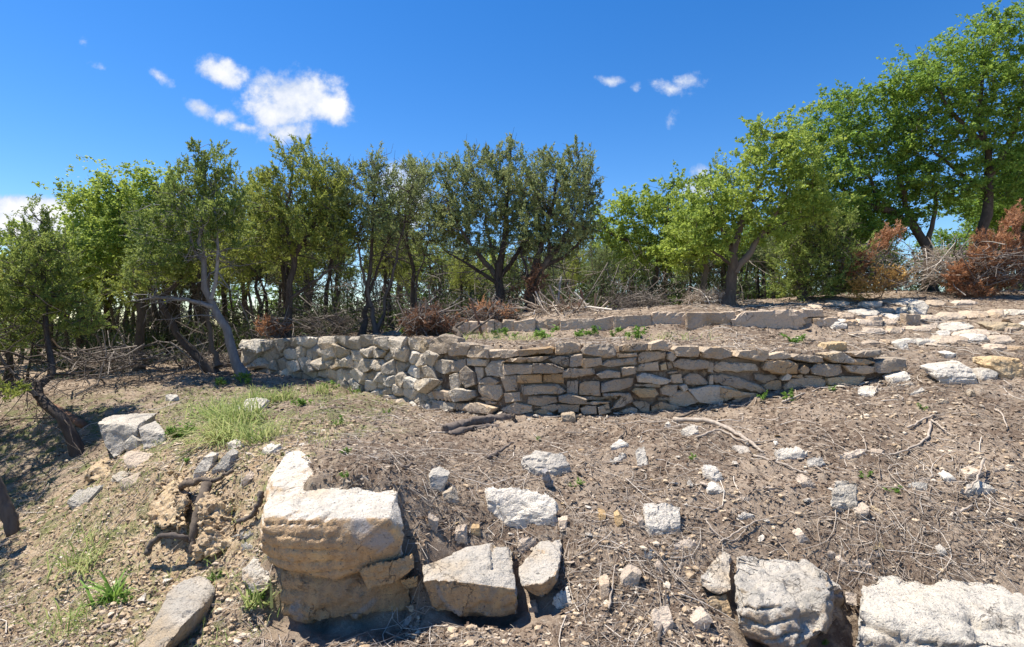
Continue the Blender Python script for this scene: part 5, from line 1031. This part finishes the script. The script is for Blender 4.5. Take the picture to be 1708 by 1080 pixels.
def blades(rg, base, n, Lm, spread, w, lean=(0, 0, 0)):
    az = rg.uniform(0, 6.28, n); el = rg.uniform(0.55, 1.45, n); d = np.stack([np.cos(az)*np.cos(el), np.sin(az)*np.cos(el), np.sin(el)], 1)+np.asarray(lean); d = nrm(d); ln = (Lm*rg.uniform(0.5, 1.2, n))[:, None]
    b = base+np.stack([rg.normal(size=n)*spread, rg.normal(size=n)*spread, np.zeros(n)], 1)
    side = nrm(np.cross(d, [0, 0, 1.0])+rg.normal(size=(n, 3))*0.2); V = []
    for t in (0, 0.35, 0.7, 1.0):
        p = b+d*ln*t; p[:, 2] -= (ln[:, 0]*0.48)*t**2.4; wd = w*(1-t*0.9)
        V += [p-side*wd, p+side*wd]
    V = np.stack(V, 1).reshape(-1, 3); k = (np.arange(n)*8)[:, None]; q = np.concatenate([k+np.array([[0, 1, 3, 2]]), k+np.array([[2, 3, 5, 4]]), k+np.array([[4, 5, 7, 6]])]); return V, q
def tuft(label, u, v, n, Lm, spread, w=0.004, lean=(0, 0, 0), mat='grass'):
    n = int(n*0.8); w *= 1.9; Lm *= 1.3
    D = ground_hit(u, v); b = P(u, v, D); b[2] = gz(b[0], b[1])-0.01; rg = np.random.default_rng(int(u*3+v)); V, q = blades(rg, np.zeros(3), n, Lm, spread, w, lean)
    g = Geo(); g.add(V, q); o = obj('grass_tuft', g.mesh('grass_tuft', M[mat]), b); tag(o, label, 'grass tuft')
tuft('big drooping tuft of pale bunch grass above the marl bank', 398, 712, 420, 0.62, 0.16, 0.005, (-0.15, -0.25, 0))
tuft('drooping grass tuft spilling over the bank edge', 380, 735, 260, 0.5, 0.14, 0.005, (-0.1, -0.35, 0))
tuft('dry grass tuft behind the left end of the huge block', 435, 735, 160, 0.38, 0.12, 0.004)
tuft('upright grass tuft left of the wall foot', 470, 668, 120, 0.36, 0.10, 0.004)
tuft('upright grass tuft in the weeds below the wall', 428, 668, 120, 0.36, 0.12, 0.004)
tuft('thin grass tuft at the left wall foot', 535, 655, 80, 0.3, 0.10, 0.004)
tuft('grass tuft around the grey lichened ledge', 355, 690, 160, 0.36, 0.16, 0.004)
tuft('straw and green tuft on the lower left bank', 140, 945, 130, 0.34, 0.12, 0.004)
tuft('sparse grass tuft on the middle of the lower left bank', 165, 900, 90, 0.28, 0.12, 0.003)
tuft('grass tuft near the bottom left corner', 130, 1040, 120, 0.28, 0.14, 0.003)
tuft('long-bladed tuft against the upright pale boulder', 428, 1010, 40, 0.3, 0.04, 0.006)
tuft('arching long-bladed tuft on the lower left bank', 190, 1000, 40, 0.36, 0.04, 0.007, (-0.3, 0, 0), 'herb')
tuft('dry tuft along the terrace beneath the slab wall', 800, 566, 120, 0.25, 0.25, 0.003)
tuft('green tuft along the terrace in front of the slab wall', 875, 566, 120, 0.22, 0.3, 0.003)
tuft('dry tuft at the right end of the terrace', 1120, 566, 90, 0.22, 0.3, 0.003)

# ------------------------------------------------------------------ litter
rng = np.random.default_rng(3)
def scatter(n, x0, x1, y0, y1, power=1.25):
    """points on the ground, thinning out with distance"""
    y = (y0**(1-power)+rng.uniform(0, 1, n)*(y1**(1-power)-y0**(1-power)))**(1/(1-power)); w = 0.95*y+0.6
    x = rng.uniform(-1, 1, n)*w; return x, y
def drift(x, y, lo=0.40, hi=0.60, seed=61): return rng.random(len(x)) < 0.25+0.75*sstep(lo, hi, fbm(np.stack([x*1.5, y*1.5, x*0], 1), 3, seed))
def on_blocks(x, y):   # the bare tops of the big boulders stay clear of litter
    return ((x > -1.78) & (x < -0.8) & (y > 3.9) & (y < 4.42)) | ((x > -0.65) & (x < 0.35) & (y > 4.0) & (y < 4.55)) | ((x > 1.55) & (x < 2.35) & (y > 3.8) & (y < 4.5)) | ((x > 2.3) & (x < 4.3) & (y > 3.5) & (y < 4.3))
def twigs(n, x0, y0, y1, lmin, lmax, r, mat, name, label, sides=3, k=3, left=1.0):
    x, y = scatter(n, 0, 0, y0, y1); kp = ~on_blocks(x, y) & drift(x, y) & ((x > -1.6-0.05*y) | (rng.random(n) < left)); x, y = x[kp], y[kp]; n = len(x)
    az = rng.uniform(0, 6.28, n)+0; ln = np.exp(rng.uniform(math.log(lmin), math.log(lmax), n)); d = np.stack([np.cos(az), np.sin(az)], 1)
    t = np.linspace(-0.5, 0.5, k); XY = np.stack([x, y], 1)[:, None, :]+d[:, None, :]*(ln[:, None]*t[None, :])[:, :, None]
    perp = np.stack([-d[:, 1], d[:, 0]], 1); XY += perp[:, None, :]*((rng.normal(size=n)*0.24*ln)[:, None]*(1-(2*t)**2)[None, :])[:, :, None]
    zc = ground_z(XY[:, :, 0].ravel(), XY[:, :, 1].ravel()).reshape(n, k)
    zz = np.where(ln[:, None] > 0.25, zc, np.maximum(zc, zc.mean(1, keepdims=True)))+0.004+np.abs(rng.normal(size=(n, 1)))*0.012+(np.clip(rng.normal(size=n), -1.5, 1.5)*0.05*ln)[:, None]*t[None, :]
    S = np.concatenate([XY, zz[:, :, None]], 2); R = (r*rng.uniform(0.4, 1.4, n)*np.clip(ln/0.2, 0.5, 1.5))[:, None]*np.linspace(1, 0.5, k)[None, :]
    R = R*(1+0.10*np.maximum(y-5, 0))[:, None]
    g = Geo(); V, f = multi_tubes(S, R, sides); g.add(V, f); o = obj(name, g.mesh(name, mat, smooth=True)); o['kind'] = 'stuff'; o['label'] = label
twigs(46000, 0, 3.2, 15, 0.04, 0.26, 0.0023, M['stick'], 'twig_litter', 'pale dry twigs strewn over the soil', 3, 3, 0.45)
twigs(4200, 0, 3.7, 14, 0.2, 0.7, 0.0024, M['stick'], 'twig_litter', 'longer dry sticks strewn over the soil', 4, 6, 0.4)
twigs(15000, 0, 3.2, 13, 0.03, 0.11, 0.0032, M['litter'], 'bark_litter', 'brown bark and wood chips on the soil', 3, 2, 0.5)
# curled flat chips
n = 90000; x, y = scatter(n, 0, 0, 3.1, 14); kp = ~on_blocks(x, y); x, y = x[kp], y[kp]; n = len(x)
Cc = np.stack([x, y, ground_z(x, y)+0.006], 1); ax = nrm(rng.normal(size=(n, 3))*[1, 1, 0.35]); sd = nrm(np.cross(ax, [0, 0, 1.0])+rng.normal(size=(n, 3))*0.45); ln = rng.uniform(0.006, 0.024, n)[:, None]*(1+0.05*np.maximum(y-5, 0))[:, None]; wd = ln*rng.uniform(0.2, 0.6, n)[:, None]
V = np.stack([Cc-ax*ln-sd*wd, Cc+ax*ln-sd*wd*0.7, Cc+ax*ln*0.9+sd*wd, Cc-ax*ln+sd*wd*0.8], 1).reshape(-1, 3); g = Geo(); g.add(V, np.arange(4*n).reshape(-1, 4)); o = obj('leaf_litter', g.mesh('leaf_litter', M['litter'])); o['kind'] = 'stuff'; o['label'] = 'dead leaves and wood shreds covering the soil'
# gravel: small broken stone
def gravel(n, xy, smin, smax, mat, name, label):
    x, y = xy; n = len(x); d0, f0 = ico(1); 
    s = np.exp(rng.uniform(math.log(smin), math.log(smax), n)); sc = np.stack([s*rng.uniform(0.7, 1.3, n), s*rng.uniform(0.7, 1.3, n), s*rng.uniform(0.35, 0.8, n)], 1)
    a = rng.uniform(0, 6.28, n); ca, sa = np.cos(a), np.sin(a)
    jit = 1+rng.uniform(-0.28, 0.22, (n, len(d0))); L = d0[None]*jit[:, :, None]*sc[:, None, :]
    X_ = L[:, :, 0]*ca[:, None]-L[:, :, 1]*sa[:, None]; Y_ = L[:, :, 0]*sa[:, None]+L[:, :, 1]*ca[:, None]
    V = np.stack([X_+x[:, None], Y_+y[:, None], L[:, :, 2]+(ground_z(x, y)+sc[:, 2]*0.25)[:, None]], 2).reshape(-1, 3)
    F_ = (f0[None]+(np.arange(n)*len(d0))[:, None, None]).reshape(-1, 3); g = Geo(); g.add(V, F_); o = obj(name, g.mesh(name, mat, smooth=False)); o['kind'] = 'stuff'; o['label'] = label
def island_stone(name, a, b, c):
    t = NT(name); isl = t.n('ShaderNodeNewGeometry').outputs['Random Per Island']; col = t.mix(t.ramp(isl, 0.0, 0.6), a, b); col = t.mix(t.ramp(isl, 0.6, 1.0), col, c)
    n_ = t.noise(40, 5, 0.6); col = t.mix(t.math('MULTIPLY', t.ramp(n_, 0.5, 0.7), 0.4), col, (0.2, 0.16, 0.12)); return t.done(col, 0.95, t.bump(n_, 0.5, 0.01), 0.1)
M['gravel'] = island_stone('limestone_gravel', (0.36, 0.265, 0.17), (0.48, 0.37, 0.25), (0.60, 0.51, 0.39))
n = 3600; yl = 3.6+rng.uniform(0, 1, n)**1.7*3.6; xl = -(0.95*yl+0.3)+rng.uniform(0, 1, n)**1.2*(0.95*yl+0.3-1.75); gravel(n, (xl, yl), 0.006, 0.03, M['gravel'], 'gravel', 'broken limestone gravel on the left bank')
x, y = scatter(13000, 0, 0, 3.2, 13); kp = ~on_blocks(x, y) & (rng.random(len(x)) < 0.08+0.92*sstep(0.5, 0.66, fbm(np.stack([x*1.2, y*1.2, x*0], 1), 3, 88))); gravel(0, (x[kp], y[kp]), 0.007, 0.034, M['gravel'], 'gravel', 'small stone fragments scattered through the litter')
# sparse short grass of the left bank and around the wall foot
n = 800; xg = rng.uniform(-5.5, -1.7, n); yg = rng.uniform(3.7, 10.0, n); pn = fbm(np.stack([xg*1.1, yg*1.1, xg*0], 1), 3, 44); kp = pn > 0.50; xg, yg = xg[kp], yg[kp]
base = np.repeat(np.stack([xg, yg, ground_z(xg, yg)], 1), 6, 0); V, q = blades(rng, base, len(base), 0.16, 0.05, 0.0035); g = Geo(); g.add(V, q); o = obj('grass', g.mesh('grass', M['grass'])); o['kind'] = 'stuff'; o['label'] = 'thin grass on the left bank'

# loose small stones one can still tell apart
SM = []
for s in range(10):
    rg = np.random.default_rng(500+s); V, f = rock_geo(rg.normal(size=(11, 3))*[1, 0.8, 0.5], 3, 14, 0.06, 1.3, 600+s, 4, 0.9); V = (V-V.mean(0)); V /= np.abs(V).max(); SM.append((V, f))
meshes = {}
def small_rock(k, mk):
    if (k, mk) not in meshes: g = Geo(); g.add(*SM[k]); meshes[(k, mk)] = g.mesh('small_rock', M[mk], smooth=False)
    return meshes[(k, mk)]
ZONES = [((-4.6, -1.9, 4.0, 6.6), 50, 'loose limestone lump on the bare left bank', 'loose stones on the left bank', (.025, .075)),
         ((-0.7, 1.7, 4.1, 5.2), 50, 'loose limestone lump among twigs between the boulders in front', 'loose stones between the front boulders', (.018, .05)),
         ((0.9, 3.1, 4.75, 6.4), 60, 'loose limestone chip around the twig tangle in the middle of the slope', 'loose stones around the twig tangle', (.022, .085)),
         ((2.4, 6.2, 4.7, 7.2), 35, 'loose limestone chip on the open right slope', 'loose stones on the right slope', (.015, .05)),
         ((-1.2, 1.2, 5.2, 7.2), 20, 'loose limestone chip on the dirt below the wall', 'loose stones below the wall', (.015, .045)),
         ((3.6, 9.4, 8.2, 11.2), 130, 'loose flagstone fragment on the upper right slope', 'loose stones on the upper right slope', (.05, .21))]
for (x0, x1, y0, y1), n, lab, grp, (s0, s1) in ZONES:
    for i in range(n):
        x, y = rng.uniform(x0, x1), rng.uniform(y0, y1)
        if on_blocks(np.array([x]), np.array([y]))[0]: continue
        s = s0*(s1/s0)**(rng.random()**1.6); mk = ['lime_pale', 'lime_pink', 'lime_pink', 'lime_tan', 'lime_pale', 'lime_pale'][rng.integers(0, 6)]
        if y > 8: mk = ['lime_pale', 'lime_slab', 'lime_pink', 'lime_slab'][rng.integers(0, 4)]
        fl = y0 > 8; o = obj('flagstone' if fl else 'small_rock', small_rock(int(rng.integers(0, 10)), mk), (x, y, gz(x, y)+s*(0.05 if fl else 0.15))); o.scale = (s, s*rng.uniform(0.6, 1.0), s*(rng.uniform(0.18, 0.4) if fl else rng.uniform(0.35, 0.7))); o.rotation_euler = (rng.uniform(-0.3, 0.3), rng.uniform(-0.3, 0.3), rng.uniform(0, 6.28)); tag(o, lab, 'rock', grp)
# base stones tumbled along the foot of the wall are parts of its footing
for i in range(45):
    u = rng.uniform(450, 1500); v = np.interp(u, BOTL[:, 0], BOTL[:, 1])+rng.uniform(-2, 8); D = wallD(u)-rng.uniform(0.02, 0.25); x = (u-854)/F*D; s = rng.uniform(0.03, 0.09)
    o = obj('small_rock', small_rock(int(rng.integers(0, 10)), ['lime_rubble', 'lime_wall', 'lime_pale', 'lime_grey'][rng.integers(0, 4)]) if False else small_rock(int(rng.integers(0, 10)), ['lime_rubble', 'lime_pale', 'lime_grey'][rng.integers(0, 3)]), (x, D, gz(x, D)+s*0.2)); o.scale = (s, s*0.8, s*rng.uniform(0.4, 0.8)); o.rotation_euler = (rng.uniform(-0.3, 0.3), rng.uniform(-0.3, 0.3), rng.uniform(0, 6.28)); tag(o, 'small stone tumbled along the foot of the long wall', 'rock', 'stones tumbled from the wall')
